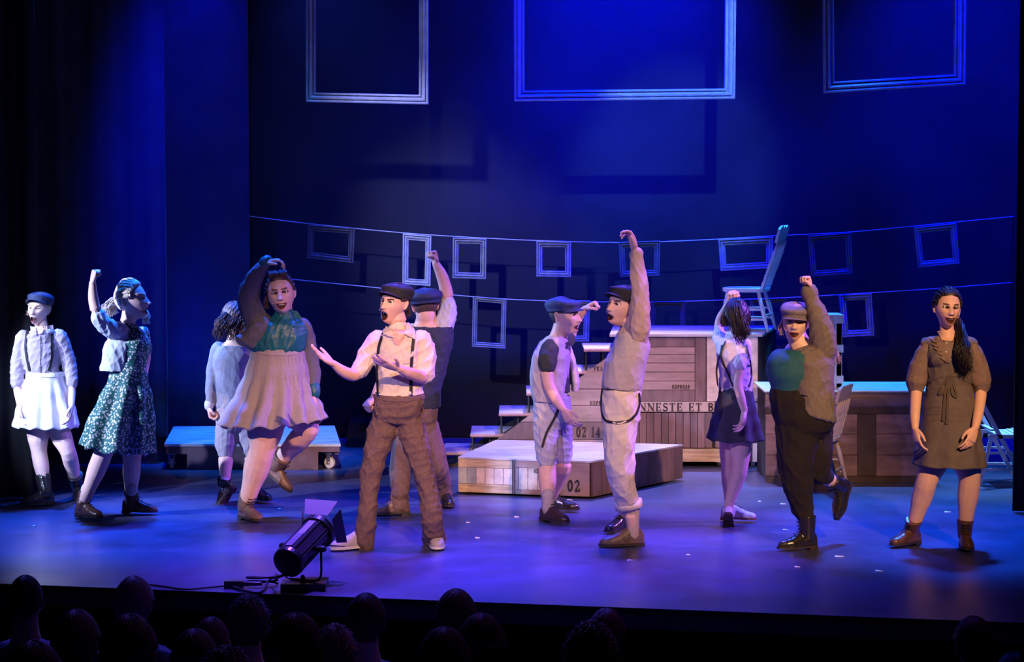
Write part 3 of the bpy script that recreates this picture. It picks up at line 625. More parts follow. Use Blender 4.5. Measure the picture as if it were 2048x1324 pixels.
class Fig:
    def __init__(s, label, gx_, gy_, name='person', Y=None):
        g = G(gx_, gy_) if Y is None else V((P(gx_, 800, Y).x, Y, 0))
        s.Y = g.y; s.g = g; s.root = thing(name, label, 'person', g); s.S = S(s.Y); s.body = MB(); s.fine = []; s.meshes = {}; s.closed = []
        s.skin = m_skin
    def p(s, x, y, d=0): return P(x, y, s.Y + d)
    def pts(s, L):      # (x, y, r_px, dY)
        P_, R_ = [], []
        for q in L: P_.append(s.p(q[0], q[1], q[3] if len(q) > 3 else 0)); R_.append(q[2] / s.S)
        return P_, R_
    def limb(s, mb, L, grow=0, n=14, sub=3, ends=True):
        P_, R_ = s.pts(L); mb.tube(P_, [r + grow for r in R_], n, ends, sub=sub)
    def torso(s, mb, rings, grow=0, n=36, e=2.3, sub=4, taper=False):
        if mb is s.body: grow = grow * 1.4 - .008
        if taper: q = rings[-1]; rings = list(rings) + [(q[0], q[1] + 15, q[2] * .75, q[3] * .8) + tuple(q[4:5]), (q[0], q[1] + 25, q[2] * .4, q[3] * .5) + tuple(q[4:5])]
        C_, A, B = [], [], []
        for q in rings:
            C_.append(s.p(q[0], q[1], q[4] if len(q) > 4 else 0)); A.append(q[2] / s.S + grow); B.append(q[3] + grow)
        tilt = [q[5] if len(q) > 5 else 0 for q in rings]
        C2, A2 = smooth_path(C_, A, sub); _, B2 = smooth_path(C_, B, sub); _, T2 = smooth_path(C_, tilt, sub)
        R = []
        for c, a, b, tl in zip(C2, A2, B2, T2):
            r = []
            for i in range(n):
                t = 2 * math.pi * i / n; ct, st = math.cos(t), math.sin(t)
                dx = a * math.copysign(abs(ct) ** (2 / e), ct); dy = b * math.copysign(abs(st) ** (2 / e), st)
                r.append(c + V((dx, dy, tl * dx)))
            R.append(r)
        mb.rings(R, True)
    def head(s, x, y, hpx, yaw, pitch=0, roll=0, dY=0, opn=.6, fem=0, frown=0, fat=0, mw=.024, light=False, look=(0, 0), smile=0):
        s.hc = s.p(x, y, dY); s.hk = hpx / s.S / .236; s.hb = basis(yaw, pitch, roll); s.hpar = (opn, mw, fem, frown, fat, smile)
        s.light = light; s.look = look; s.opn = opn
    def hp(s, x, y, z): a, f, u = s.hb; return s.hc + (a * x + f * y + u * z) * s.hk
    def make_head(s):
        NU, NV, x, y, z, mt, mz, hh = head_shape(*s.hpar)
        a, f, u = [np.array(v) for v in s.hb]; c = np.array(s.hc); k = s.hk
        co = c + k * (x[..., None] * a + y[..., None] * f + z[..., None] * u)
        vs = co.reshape(-1, 3); mtf = mt.reshape(-1); F, M = [], []
        for j in range(NV - 1):
            for i in range(NU):
                q = (j * NU + i, j * NU + (i + 1) % NU, (j + 1) * NU + (i + 1) % NU, (j + 1) * NU + i); F.append(q)
                mm = mtf[list(q)]; M.append(int(mm.max()) if (mm > 0).sum() >= 2 else 0)
        F.append(tuple(range(NU - 1, -1, -1))); M.append(0); F.append(tuple((NV - 1) * NU + i for i in range(NU))); M.append(0)
        o = MB(); o.v = [tuple(v) for v in vs]; o.f = F; o.m = M
        for sg in (-1, 1):          # ears
            e0 = s.hp(sg * .077, -.012, -.004); A, Fv, U = s.hb
            ax = (A * sg * .45 + Fv * -.6).normalized() * .018 * k; az = (U * .95 - Fv * .2).normalized() * .031 * k; ay = (A * sg).cross(U).normalized() * .0
            nn = ax.cross(az).normalized() * .007 * k
            R = []
            for kk in range(1, 12):
                ph = -math.pi / 2 + math.pi * kk / 12
                R.append([e0 + ax * (math.cos(ph) * math.cos(t)) * (1 + .3 * math.sin(ph)) + nn * (math.cos(ph) * math.sin(t) * (1 - .7 * math.exp(-((math.cos(t) - .1) / .4) ** 2) * (math.sin(t) * -sg > 0))) + az * math.sin(ph) for t in [2 * math.pi * i / 20 for i in range(20)]])
            o.rings(R, True)
        s.fine.append(o)
        A, Fv, U = s.hb; ex = []
        for sg in (-1, 1):
            mb = MB(); c0 = s.hp(sg * .0315, .0705, .0098); r = .0128 * k
            gz = (Fv + A * s.look[0] + U * s.look[1]).normalized(); g1 = gz.orthogonal().normalized(); g2 = gz.cross(g1)
            R = []; nn = 14
            for kk in range(0, nn): 
                t = .04 + (math.pi * .62) * kk / nn
                R.append([c0 + (gz * math.cos(t) + (g1 * math.cos(p_) + g2 * math.sin(p_)) * math.sin(t)) * r for p_ in [2 * math.pi * i / 20 for i in range(20)]])
            mb.rings(R, True); nf = len(mb.f); mb.m = [1 if (i // 20 < 4) else 0 for i in range(nf - 2)] + [1, 0]
            ex.append(('eye', mb, [m_white, m_iris]))
        mz, hh = -.066 - .004 * s.opn, .0040 + .0145 * s.opn
        if s.opn > .25:
            mb = MB(); R = []
            for i in range(9):
                t = (i / 8 - .5) * 2; xx = t * s.hpar[1] * .72; yy = .088 + .007 - .008 * t * t; zt_ = mz + hh * (.96 - .5 * t * t) + .001 + s.hpar[5] * 11 * xx * xx
                R.append([s.hp(xx, yy, zt_), s.hp(xx, yy - .001, zt_ - .008), s.hp(xx, yy - .007, zt_ - .008), s.hp(xx, yy - .006, zt_)])
            mb.rings(R, True); ex.append(('teeth', mb, m_teeth))
        s.extras = ex
    def neck(s, x, y, rpx, dY=0):
        r = rpx / s.S; a = s.p(x, y, dY); b = s.hp(0, -.012, -.055); c = s.hp(0, -.012, -.01)
        low = a + (a - b).normalized() * .03
        s.body.tube([low, a, a.lerp(b, .5), b, c], [r * 1.25, r * 1.1, r, r * 1.0, r * .95], 20, True, sub=3)
    def hand(s, W, tip, n, thumb=1, pose='relaxed', L=.18, spread=0):
        """W wrist, tip fingertip direction target, n palm normal"""
        W, tip = V(W), V(tip); d = (tip - W).normalized(); n = V(n); n = (n - d * n.dot(d)).normalized(); w_ = d.cross(n) * thumb; k = L / .18
        mb = MB(); R = []
        for t, hw, hd in ((-.03, .020, .017), (0, .025, .018), (.03, .034, .018), (.06, .040, .016), (.088, .040, .013), (.098, .034, .010)):
            c = W + d * t * k
            R.append([c + w_ * hw * k * math.copysign(abs(math.cos(a)) ** .8, math.cos(a)) + n * hd * k * math.copysign(abs(math.sin(a)) ** .8, math.sin(a)) for a in [2 * math.pi * i / 16 for i in range(16)]])
        mb.rings(R, True)
        C = {'fist': [(78, 92, 60)] * 4, 'relaxed': [(14, 24, 20), (18, 28, 22), (24, 32, 24), (30, 36, 26)], 'open': [(2, 8, 6), (4, 8, 8), (6, 12, 10), (4, 14, 12)], 'claw': [(20, 40, 30), (28, 44, 30), (34, 50, 34), (40, 55, 36)],
             'loose': [(55, 70, 45), (62, 78, 50), (70, 80, 52), (74, 84, 54)]}[pose]
        Ls = [(.041, .026, .020), (.046, .030, .021), (.042, .028, .020), (.033, .021, .018)]
        for i in range(4):
            b = W + d * (.088 - .004 * (i == 3) + .002 * (i == 1)) * k + w_ * (.030 - .0198 * i) * k
            dd = (d + w_ * spread * (1.5 - i) * .25).normalized(); ang = 0; pts = [b - dd * .02 * k, b]; p_ = b
            for l, c in zip(Ls[i], C[i]):
                ang += math.radians(c); dr = dd * math.cos(ang) + n * math.sin(ang); p_ = p_ + dr * l * k; pts.append(p_)
            r0 = (.0092 if i < 3 else .0080) * k
            mb.tube(pts, [r0, r0 * 1.03, r0 * .98, r0 * .92, r0 * .80], 10)
        b = W + d * .02 * k + w_ * .022 * k + n * .004 * k
        if pose in ('fist', 'loose'): q = [b, b + (d * .55 + w_ * .55 + n * .5) * .042 * k]; q.append(q[-1] + (d * .85 + n * .5 - w_ * .15) * .03 * k); q.append(q[-1] + (d * .25 + n * .35 - w_ * .9) * .025 * k)
        elif pose == 'open': q = [b, b + (d * .45 + w_ * .85) * .044 * k]; q.append(q[-1] + (d * .6 + w_ * .75) * .032 * k); q.append(q[-1] + (d * .75 + w_ * .55) * .026 * k)
        else: q = [b, b + (d * .7 + w_ * .55 + n * .25) * .042 * k]; q.append(q[-1] + (d * .9 + w_ * .2 + n * .25) * .031 * k); q.append(q[-1] + (d * .95 + n * .3) * .025 * k)
        mb.tube(q, [.014 * k, .0115 * k, .0105 * k, .0085 * k], 10)
        co, no, F = remesh(mb, .0034, 2); o = MB(); o.v = [tuple(v) for v in co]; o.f = F; o.m = [0] * len(F); s.fine.append(o)
    def shoe(s, A, yaw, pitch=0, leg=None, k=1.0, shaft=0.0, m=None, msole=None, laces=None, kind='shoe', shaft_m=None, roll=0, pointy=0, sr=1.08):
        """A ankle joint; foot points along yaw/pitch"""
        y, p_ = math.radians(yaw), math.radians(pitch); d = V((math.sin(y) * math.cos(p_), -math.cos(y) * math.cos(p_), math.sin(p_)))
        sd = d.cross(V((0, 0, 1))).normalized(); u = sd.cross(d).normalized()
        O = A - u * .085 * k; st = [(-.064, .020, .05), (-.058, .030, .075), (-.03, .035, .095), (.0, .036, .10), (.035, .037, .092), (.075, .042, .072), (.115, .0455, .054), (.15, .043 - .006 * pointy, .044), (.18, .034 - .010 * pointy, .036), (.20, .016, .022)]
        mb = MB(); R = []
        for t, w_, h in st:
            c = O + d * t * k; r = []
            for i in range(18):
                a = 2 * math.pi * i / 18; ca, sa = math.cos(a), math.sin(a)
                zz = h * (max(0, sa) ** .75) if sa > 0 else 0
                r.append(c + sd * (w_ * k * math.copysign(abs(ca) ** .85, ca)) + u * (.014 + zz) * k)
            R.append(r)
        mb.rings(R, True)
        if shaft > 0:
            lg = (leg - A).normalized() if leg is not None else u
            mb.tube([O + u * .05 * k, A, A + lg * shaft * .5, A + lg * shaft], [.040 * k * sr, .0445 * k * sr, .048 * k * sr, .053 * k * sr], 18, False, sub=2)
        co, no, F = remesh(mb, .0045, 4); co = co + no * (fold_noise(co, 5, .5) * .0022)[:, None]
        o = MB(); o.v = [tuple(v) for v in co]; o.f = F
        sh = o.build(kind, m, s.root, True)
        mb = MB(); out = []
        for t, w_, h in st: out.append((t, w_ * 1.06))
        lo, hi = [], []
        for sg in (1, -1):
            for t, w_ in (out if sg > 0 else out[::-1]):
                lo.append(O + d * (t * 1.02) * k + sd * sg * w_ * k); hi.append(lo[-1] + u * .016 * k)
        mb.hexa([q + u * .002 for q in lo], hi)
        mb.build('sole', msole, sh)
        mb = MB(); hl = [O + d * t * k + sd * w_ * k - u * .001 for t, w_ in ((-.066, .026), (-.066, -.026), (-.045, -.034), (-.005, -.034), (-.005, .034), (-.045, .034))]
        mb.hexa([q - u * .010 * k for q in hl], [q + u * .005 for q in hl]); mb.build('heel', msole, sh)
        if laces:
            for t, h in ((.035, .106), (.055, .094), (.075, .083)):
                h += .008; mb = MB(); c = O + d * (t + .012) * k
                mb.tube([c + sd * sg * .018 * k + u * h * k * (1 if abs(sg) < 1 else .96) for sg in (-1, -.4, .4, 1)], .0025, 6, True); mb.build('lace', laces, sh, True)
            if shaft >= .07:
                for q in range(4):
                    rr = (.046 + .0035 * q) * k * sr; c = A + lg * shaft * (.05 + .2 * q); f3 = (d - lg * d.dot(lg)).normalized()
                    mb = MB(); mb.tube([c + f3 * rr * math.cos(a_) + sd * rr * math.sin(a_) * 1.0 + lg * (.006 if i_ % 2 else 0) for i_, a_ in enumerate((-.5, -.2, .2, .5))], .003, 6, True); mb.build('lace', laces, sh, True)
        return sh
    def foot(s, x, y, yaw, **kw):      # planted foot: pixel of the ankle's ground point
        g = G(x, y); A = g + V((0, 0, .096 * kw.get('k', 1))); return A
    def cloth(s, name, mb, m, voxel=.007, fold=.004, sc=1.0, seed=1, it=4, label=None, fn=None):
        co, no, F = remesh(mb, voxel, it)
        if fold: co = co + no * ((fold_noise(co, seed, sc) - .12) * fold * 1.7)[:, None]
        if fn: co = fn(co, no)
        o = MB(); o.v = [tuple(v) for v in co]; o.f = F; ob = o.build(name, m, s.root, True, label=label)
        s.meshes[name] = (o.v, F); s.closed.append(name); return ob
    def skirt(s, name, rings, m, pleats=12, amp=.02, seed=3, n=180, sub=5, hemwave=0, e=2.1, th=.004, label=None, ph=0, closed_top=False):
        """rings: cx, cy, halfwidth px, depth m, pleat factor, [dY], [tilt]"""
        r = np.random.default_rng(seed); phs = r.uniform(0, 6, 6); C_, A, B, K, T_ = [], [], [], [], []
        for q in rings: C_.append(s.p(q[0], q[1], q[5] if len(q) > 5 else 0)); A.append(q[2] / s.S); B.append(q[3]); K.append(q[4]); T_.append(q[6] if len(q) > 6 else 0)
        C2, A2 = smooth_path(C_, A, sub); _, B2 = smooth_path(C_, B, sub); _, K2 = smooth_path(C_, K, sub); _, T2 = smooth_path(C_, T_, sub)
        R = []
        for c, a, b, k, tl in zip(C2, A2, B2, K2, T2):
            row = []
            for i in range(n):
                t = 2 * math.pi * i / n; ct, st_ = math.cos(t), math.sin(t)
                wv = math.sin(pleats * t + phs[0] + .8 * math.sin(2 * t + phs[1])) + .4 * math.sin(pleats * .5 * t // 1 * 0 + 3 * t + phs[2])
                rr = 1 + k * amp * wv / max(a, .05)
                dx = a * rr * math.copysign(abs(ct) ** (2 / e), ct); dy = b * rr * math.copysign(abs(st_) ** (2 / e), st_)
                row.append(c + V((dx, dy, tl * dx + hemwave * k * math.sin(pleats * t + phs[0]))))
            R.append(row)
        mb = MB(); mb.rings(R, closed_top and False)
        if closed_top: pass
        ob = mb.build(name, m, s.root, True, label=label); md = ob.modifiers.new('thick', 'SOLIDIFY'); md.thickness = th; md.offset = 0
        s.meshes[name] = (mb.v, mb.f); return ob
    def finish(s, voxel=.007):
        if hasattr(s, 'hc'): s.make_head()
        co, no, F = remesh(s.body, voxel, 5)
        o = MB(); o.v = [tuple(v) for v in co]; o.f = F; o.m = [0] * len(F)
        for f in s.fine: o.add(f.v, f.f); o.m[-len(f.f):] = f.m
        b = o.build('body', [s.skin, m_lip if hasattr(s, 'hpar') and s.hpar[2] else m_lip_m, m_mouth, m_brow2 if getattr(s, 'light', 0) else m_brow], s.root, True)
        for nme, mb, mm in getattr(s, 'extras', []): mb.build(nme, mm, b, True)
        s.meshes['body'] = (o.v, o.f); s.bodyo = b; s.nbody = len(co); s.bno = no; return b
    def tuck(s, dmax=.034, skip=()):
        """push skin that comes through a garment back under it"""
        me = s.bodyo.data; org = s.g; v = [V(p) for p in s.meshes['body'][0][:s.nbody]]; moved = False
        for n_ in s.closed:
            if n_ in skip: continue
            vs, fs = s.meshes[n_]; t = BVHTree.FromPolygons([V(q) for q in vs], fs)
            lo = [min(q[k] for q in vs) - .05 for k in range(3)]; hi = [max(q[k] for q in vs) + .05 for k in range(3)]
            for i, p_ in enumerate(v):
                if p_.z < lo[2] or p_.z > hi[2] or p_.x < lo[0] or p_.x > hi[0]: continue
                h = t.find_nearest(p_, dmax)
                if h[0] is None: continue
                if (p_ - h[0]).dot(h[1]) > -.007 and V(s.bno[i]).dot(h[1]) > .6:
                    q_ = p_ - V(s.bno[i]) * .024; h2 = t.find_nearest(q_, .08)
                    if h2[0] is None or (q_ - h2[0]).dot(h2[1]) > 0: continue
                    v[i] = h[0] - h[1] * .010; moved = True
        if moved:
            for i, p_ in enumerate(v): me.vertices[i].co = p_ - org
            me.update()
    def sweep(s, mb, end, n=13, k=14, seed=0, r=.0026, spread=85, back=.0):
        for q in range(n):
            a = math.radians(-spread + 2 * spread * q / (n - 1)); sa, ca = math.sin(a), math.cos(a)
            s.strand_lock(mb, [s.hp(.073 * sa, .052 * ca ** .5 if ca > 0 else 0, .086 * ca + .012), s.hp(.083 * sa, .02, .116 * ca + .012), s.hp(.083 * sa, -.05, .108 * ca + .01), s.hp(end[0] + .03 * sa, end[1], end[2] + .02 * ca)], k, .007, .011, .0025, 1, r, seed=seed + q)
    def bvh(s, names): 
        vs, fs = [], []
        for n in names:
            a, b = s.meshes[n]; o = len(vs); vs += a; fs += [tuple(i + o for i in f) for f in b]
        return BVHTree.FromPolygons([V(v) for v in vs], fs)
    def hit(s, tree, x, y):
        r = ray(x, y).normalized(); h = tree.ray_cast(CAM, r, 60)
        if h[0] is None: return s.p(x, y), -r
        return h[0], h[1] if h[1].dot(r) < 0 else -h[1]
    def ribbon(s, name, L, wpx, m, on, parent=None, lift=.004, th=.004, sub=6, smooth_=True, free=False):
        """strap laid on the surface along picture points, as real thin solid"""
        t = s.bvh(on); pts = []
        for a, b in zip(L, L[1:]):
            for k in range(sub): pts.append((a[0] + (b[0] - a[0]) * k / sub, a[1] + (b[1] - a[1]) * k / sub))
        pts.append(L[-1][:2]); H = [s.hit(t, *q) for q in pts]
        ps = [h[0] for h in H]; ns = [h[1] for h in H]; ps2, ns2 = list(ps), list(ns)
        for _ in range(3):
            for i in range(1, len(ps) - 1): ps2[i] = (ps[i - 1] + ps[i] * 2 + ps[i + 1]) / 4; ns2[i] = (ns[i - 1] + ns[i] + ns[i + 1]).normalized()
            ps, ns = list(ps2), list(ns2)
        R = []; w2 = wpx / s.S / 2
        for i, (p_, n_) in enumerate(zip(ps, ns)):
            d = (ps[min(i + 1, len(ps) - 1)] - ps[max(i - 1, 0)]).normalized(); w_ = d.cross(n_).normalized(); c = p_ + n_ * lift
            R.append([c - w_ * w2, c + w_ * w2, c + w_ * w2 + n_ * th, c - w_ * w2 + n_ * th])
        mb = MB(); mb.rings(R, True); return mb.build(name, m, parent or s.root)
    def strand_lock(s, mb, guide, n, r0, r1, curl=0, freq=3, r=.0028, seg=14, seed=0):
        rg = random.Random(seed); P0, _ = smooth_path([V(g) for g in guide], [0] * len(guide), 6)
        m_ = len(P0)
        for q in range(n):
            a = rg.uniform(0, 2 * math.pi); rad = math.sqrt(rg.random()); ph = rg.uniform(0, 6.3); fr = freq * rg.uniform(.8, 1.25); end = rg.uniform(.82, 1.0); pts, rs = [], []
            for i in range(seg + 1):
                t = i / seg * end; f = t * (m_ - 1); j = min(int(f), m_ - 2); c = P0[j].lerp(P0[j + 1], f - j); tn = (P0[j + 1] - P0[j]).normalized()
                e1 = tn.orthogonal().normalized(); e1 = V((1, 0, 0)) - tn * tn.x; e1 = e1.normalized() if e1.length > .2 else V((0, 1, 0)); e2 = tn.cross(e1)
                R_ = (r0 + (r1 - r0) * math.sin(min(1, t * 1.3) * math.pi / 2)) * (1 - .35 * max(0, t - .7) / .3)
                pts.append(c + (e1 * math.cos(a) + e2 * math.sin(a)) * R_ * rad + (e1 * math.cos(ph + fr * t * 6.28) + e2 * math.sin(ph + fr * t * 6.28)) * curl * (.3 + t)); rs.append(r * (1 - .5 * t))
            mb.tube(pts, rs, 5, False)
    def hair_cap(s, m, thick=.008, line=.078, nape=-.06, name='hair', ears=True, part=0, seed=0, curl=0, side=.0, capped=False):
        line = max(line, .088) if not capped else line
        NU, NV = 150, 80; V_ = []; A, Fv, U = s.hb; rg = np.random.default_rng(seed); ph1 = rg.uniform(0, 6)
        for j in range(NV):
            ph = -1.35 + (math.pi / 2 + 1.33) * j / (NV - 1)
            for i in range(NU):
                t = 2 * math.pi * i / NU; fx, sx, z = math.cos(ph) * math.cos(t), math.cos(ph) * math.sin(t), math.sin(ph)
                low = max(0, -z); x = .076 * sx * (1 - .3 * low ** 1.8); y = .098 * fx; Z = .117 * z
                if fx < 0: k = min(1, max(0, (.01 - Z) / .09)); y *= 1 - .5 * k * k * (3 - 2 * k)
                # 1 inside the hair region, 0 on the face
                frontline = (Z - line + .25 * abs(x) ** 1.0 * 1.0) / .022 if y > .03 else 99
                sideline = ((.020 + side + .35 * max(0, Z)) - y) / .020
                keep = max(min(1, frontline + .5), min(1, sideline))
                keep = min(keep, (Z - nape) / .012, 1)
                if ears and abs(sx) > .6: keep = min(keep, (Z - (.012 if y > -.035 else -.04)) / .01 if y > -.04 else 1)
                keep = max(0, min(1, keep)); k2 = keep * keep * (3 - 2 * keep)
                gro = math.sin(t * 34 + 5 * math.sin(Z * 60 + ph1) + curl * 8 * math.sin(Z * 120 + t * 3)) * .0016 + curl * .006 * math.sin(t * 13 + Z * 190)
                f = -.008 + (thick + .008 + gro + curl * .004) * k2; L_ = math.sqrt(x * x + y * y + Z * Z) or 1
                if capped and Z > .035: f = min(f, .002)
                V_.append(tuple(s.hp(x + x / L_ * f, y + y / L_ * f, Z + Z / L_ * f)))
        mb = MB(); mb.v = V_; mb.f = [(j * NU + i, j * NU + (i + 1) % NU, (j + 1) * NU + (i + 1) % NU, (j + 1) * NU + i) for j in range(NV - 1) for i in range(NU)] + [tuple((NV - 1) * NU + i for i in range(NU)), tuple(range(NU - 1, -1, -1))]; mb.m = [0] * len(mb.f)
        return mb
    def cap(s, m, tilt=0, brim=True, brimL=.055, puff=1.0, zoff=0, mb_brim=None, name='flat_cap', rx=.089, ry=.112, back=0.0, panels=8, rim=.03):
        """soft cap: crown, seams as ridges, stiff peak"""
        A, Fv, U = s.hb; ct, st = math.cos(tilt), math.sin(tilt); f2 = Fv * ct + U * st; u2 = U * ct - Fv * st
        c = s.hc + (Fv * (-.004 - back) + U * (.052 + zoff)) * s.hk; k = s.hk; mb = MB(); R = []
        prof = [(1.0, -.022), (1.02, -.006), (1.06 * puff, .010), (1.08 * puff, .024), (1.02 * puff, .042), (.85 * puff, .056), (.58 * puff, .065), (.28, .070), (.03, .071)]
        pp = [V((a, b, 0)) for a, b in prof]; pp, _ = smooth_path(pp, [0] * len(pp), 3)
        for q in pp:
            row = []
            for i in range(72):
                t = 2 * math.pi * i / 72; crease = 1 - .02 * math.exp(-((math.sin(t * panels / 2)) / .18) ** 2) * min(1, max(0, q.y * 40))
                fr = math.cos(t); drop = -.022 * max(0, fr) * min(1, max(0, q.y) * 20) * (q.y / .05) * .8
                row.append(c + (A * (math.sin(t) * rx * q.x * crease) + f2 * (fr * ry * q.x * crease) + u2 * (q.y + drop + .003 * math.sin(3 * t + 2) * min(1, q.y * 30))) * k)
            R.append(row)
        mb.rings(R, True); crown = mb.build(name, m, s.root, True)
        if brim:
            mb = MB(); top_, bot = [], []
            rows = []
            for j in range(7):
                r_ = j / 6; row = []
                for i in range(25):
                    t = (i / 24 - .5) * 2 * math.radians(68)
                    wd = math.cos((i / 24 - .5) * math.pi) ** .6; ex = brimL * wd * r_
                    row.append(c + (A * (math.sin(t) * (rx * .98 + ex * .25)) + f2 * (math.cos(t) * ry * .97 + ex) + u2 * (-.010 - .012 * r_ - .012 * abs(math.sin(t)) ** 2 + rim * 0)) * k)
                rows.append(row)
            n_ = 25; vs = [p_ for row in rows for p_ in row]; lo = [p_ - u2 * .004 * k for p_ in vs]; fs = []
            for j in range(6):
                for i in range(24): a_ = j * n_ + i; fs.append((a_, a_ + 1, a_ + n_ + 1, a_ + n_)); o_ = len(vs); fs.append((o_ + a_, o_ + a_ + n_, o_ + a_ + n_ + 1, o_ + a_ + 1))
            o_ = len(vs)
            for i in range(24): a_ = 6 * n_ + i; fs.append((a_, a_ + 1, o_ + a_ + 1, o_ + a_)); fs.append((i, o_ + i, o_ + i + 1, i + 1))
            mb.add(vs + lo, fs); mb.build('peak', mb_brim or m, crown, True)
        return crown
    def mic(s, side):
        mb = MB(); mb.tube([s.hp(side * .079, 0, .0), s.hp(side * .074, .03, -.018), s.hp(side * .062, .062, -.038), s.hp(side * .050, .078, -.048)], [.0014, .0014, .0014, .0014], 6, True)
        mb.ellipsoid(s.hp(side * .049, .081, -.049), V((.004, 0, 0)), V((0, .004, 0)), V((0, 0, .004)), 8, 6); mb.build('microphone', mat('beige_microphone', (.7, .5, .42), .5), s.bodyo, True)
# ================================================================== PERFORMERS
black = mat('black_elastic', (.012, .012, .014), .6)
bootK = mat('black_leather', (.02, .018, .02), .22, spec=.7); bootB = mat('brown_leather', (.10, .045, .032), .3, .3, 20, .2, 60); bootT = mat('tan_worn_leather', (.14, .085, .062), .45, .35, 16, .2, 50)
soleK = mat('dark_sole', (.03, .022, .02), .6); laceM = mat('dark_lace', (.015, .01, .01), .7)
sock = mat('grey_knit_sock', (.45, .40, .38), .9, .1, 40, .5, 200); buttonM = mat('small_button', (.6, .55, .5), .3)
def leg_path(hip, knee, ank, rh, rk, ra, calf=None):
    """hip, knee, ankle (x, y, dY); radii px; adds thigh and calf swell"""
    L = [(hip[0], hip[1], rh, hip[2]), ((hip[0] + knee[0]) / 2, (hip[1] + knee[1]) / 2, (rh * .55 + rk * .5), (hip[2] + knee[2]) / 2), (knee[0], knee[1], rk, knee[2])]
    c = calf or rk * .98
    L.append((knee[0] + (ank[0] - knee[0]) * .3, knee[1] + (ank[1] - knee[1]) * .3, c, knee[2] + (ank[2] - knee[2]) * .3 + .008))
    L.append((knee[0] + (ank[0] - knee[0]) * .7, knee[1] + (ank[1] - knee[1]) * .7, (c + ra) * .47, knee[2] + (ank[2] - knee[2]) * .7)); L.append((ank[0], ank[1], ra, ank[2])); return L
def proj(p):
    d = p - CAM; f = d.dot(FW); return CX + FPX * d.x / f, CY - FPX * d.dot(UP) / f
def ank(f, x, y, dz=.1):      # pixel + dY of the ankle above ground pixel (x,y)
    g = G(x, y) + V((0, 0, dz)); q = proj(g); return (q[0], q[1], g.y - f.Y)
def buttons(f, L, on, parent=None, r=.006, m=None):
    t = f.bvh(on)
    for x, y in L:
        h, n = f.hit(t, x, y); a = n.orthogonal().normalized() * r; b = n.cross(a).normalized() * r
        mb = MB(); mb.ellipsoid(h + n * .003, a, b, n * .003, 10, 6); mb.build('button', m or buttonM, parent or f.root, True)
def patch(f, name, poly, on, m, parent=None, lift=.004, th=.004, nx=14, ny=14):
    """a cloth piece (collar leaf, pocket, flap) lying on the garment: quad in picture points tl,tr,br,bl"""
    t = f.bvh(on); rows = []; a, b, c, d = poly
    for j in range(ny + 1):
        v = j / ny; row = []
        for i in range(nx + 1):
            u = i / nx; x = (a[0] * (1 - u) + b[0] * u) * (1 - v) + (d[0] * (1 - u) + c[0] * u) * v; y = (a[1] * (1 - u) + b[1] * u) * (1 - v) + (d[1] * (1 - u) + c[1] * u) * v
            row.append(f.hit(t, x, y))
        rows.append(row)
    n = nx + 1; hi = [h[0] + h[1] * (lift + th) for r in rows for h in r]; lo = [h[0] + h[1] * lift * .2 for r in rows for h in r]; o = len(hi); fs = []
    for j in range(ny):
        for i in range(nx): q = j * n + i; fs += [(q, q + 1, q + n + 1, q + n), (o + q, o + q + n, o + q + n + 1, o + q + 1)]
    for i in range(nx): fs += [(i, o + i, o + i + 1, i + 1)]; q = ny * n + i; fs += [(q, q + 1, o + q + 1, o + q)]
    for j in range(ny): q = j * n; fs += [(q, q + n, o + q + n, o + q)]; q = j * n + nx; fs += [(q, o + q, o + q + n, q + n)]
    mb = MB(); mb.add(hi + lo, fs); return mb.build(name, m, parent or f.root, True)

f.tuck() if 'f' in dir() else None
# ---- 1  woman at far left, white skirt
f = Fig('person at the far left in dark cap, striped blouse, suspenders and white skirt', 98, 1008); f.skin = m_skin2
f.head(78, 617, 62, -14, -2, 4, opn=.62, fem=1, light=True, mw=.021); f.neck(84, 658, 13)
TR = [(84, 655, 14, .05), (82, 667, 36, .075), (82, 690, 40, .105), (82, 720, 36, .105), (86, 748, 34, .095), (88, 780, 44, .12), (88, 810, 42, .12), (88, 830, 20, .09)]
f.torso(f.body, TR, -.014)
aL = [(45, 678, 14, 0), (35, 730, 12, .03), (34, 770, 10, -.0), (40, 812, 7.5, -.1)]; aR = [(121, 676, 14, 0), (138, 728, 12, .03), (143, 770, 10, 0), (143, 812, 7.5, -.12)]
f.limb(f.body, aL, -.004); f.limb(f.body, aR, -.004)
f.hand(f.p(40, 812, -.1), f.p(42, 850, -.14), (.9, -.1, 0), 1, 'relaxed', .165); f.hand(f.p(143, 812, -.12), f.p(138, 850, -.18), (-.9, -.2, 0), -1, 'relaxed', .165)
k1 = ank(f, 92, 1012); k2 = ank(f, 156, 1000)
f.limb(f.body, leg_path((74, 835, 0), (78, 903, -.01), k1, 26, 16, 9.5, 16)); f.limb(f.body, leg_path((106, 835, 0), (136, 903, -.02), k2, 26, 16, 9.5, 16))
f.finish()
bl = mat('pinstripe_blouse', (.42, .36, .44), .8, .1, 30, .3, 120, wr=0.014)
mb = MB(); f.torso(mb, TR[1:6]); f.limb(mb, [(48, 676, 18, 0), (36, 725, 16, .03), (34, 767, 14, 0)], 0); f.limb(mb, [(118, 674, 18, 0), (137, 723, 16, .03), (143, 767, 14, 0)], 0)
mb.tube([f.p(80, 662, .01), f.p(82, 672, 0)], [.055, .12], 20); f.cloth('blouse', mb, bl, fold=.006, sc=.8, seed=11)
patch(f, 'collar', [(60, 652), (73, 655), (74, 672), (62, 664)], ['blouse', 'body'], bl); patch(f, 'collar', [(92, 652), (106, 650), (108, 664), (94, 668)], ['blouse', 'body'], bl)
patch(f, 'skin_neckline', [(72, 654), (92, 654), (84, 668), (78, 668)], ['blouse'], f.skin, f.bodyo, .003, .002)
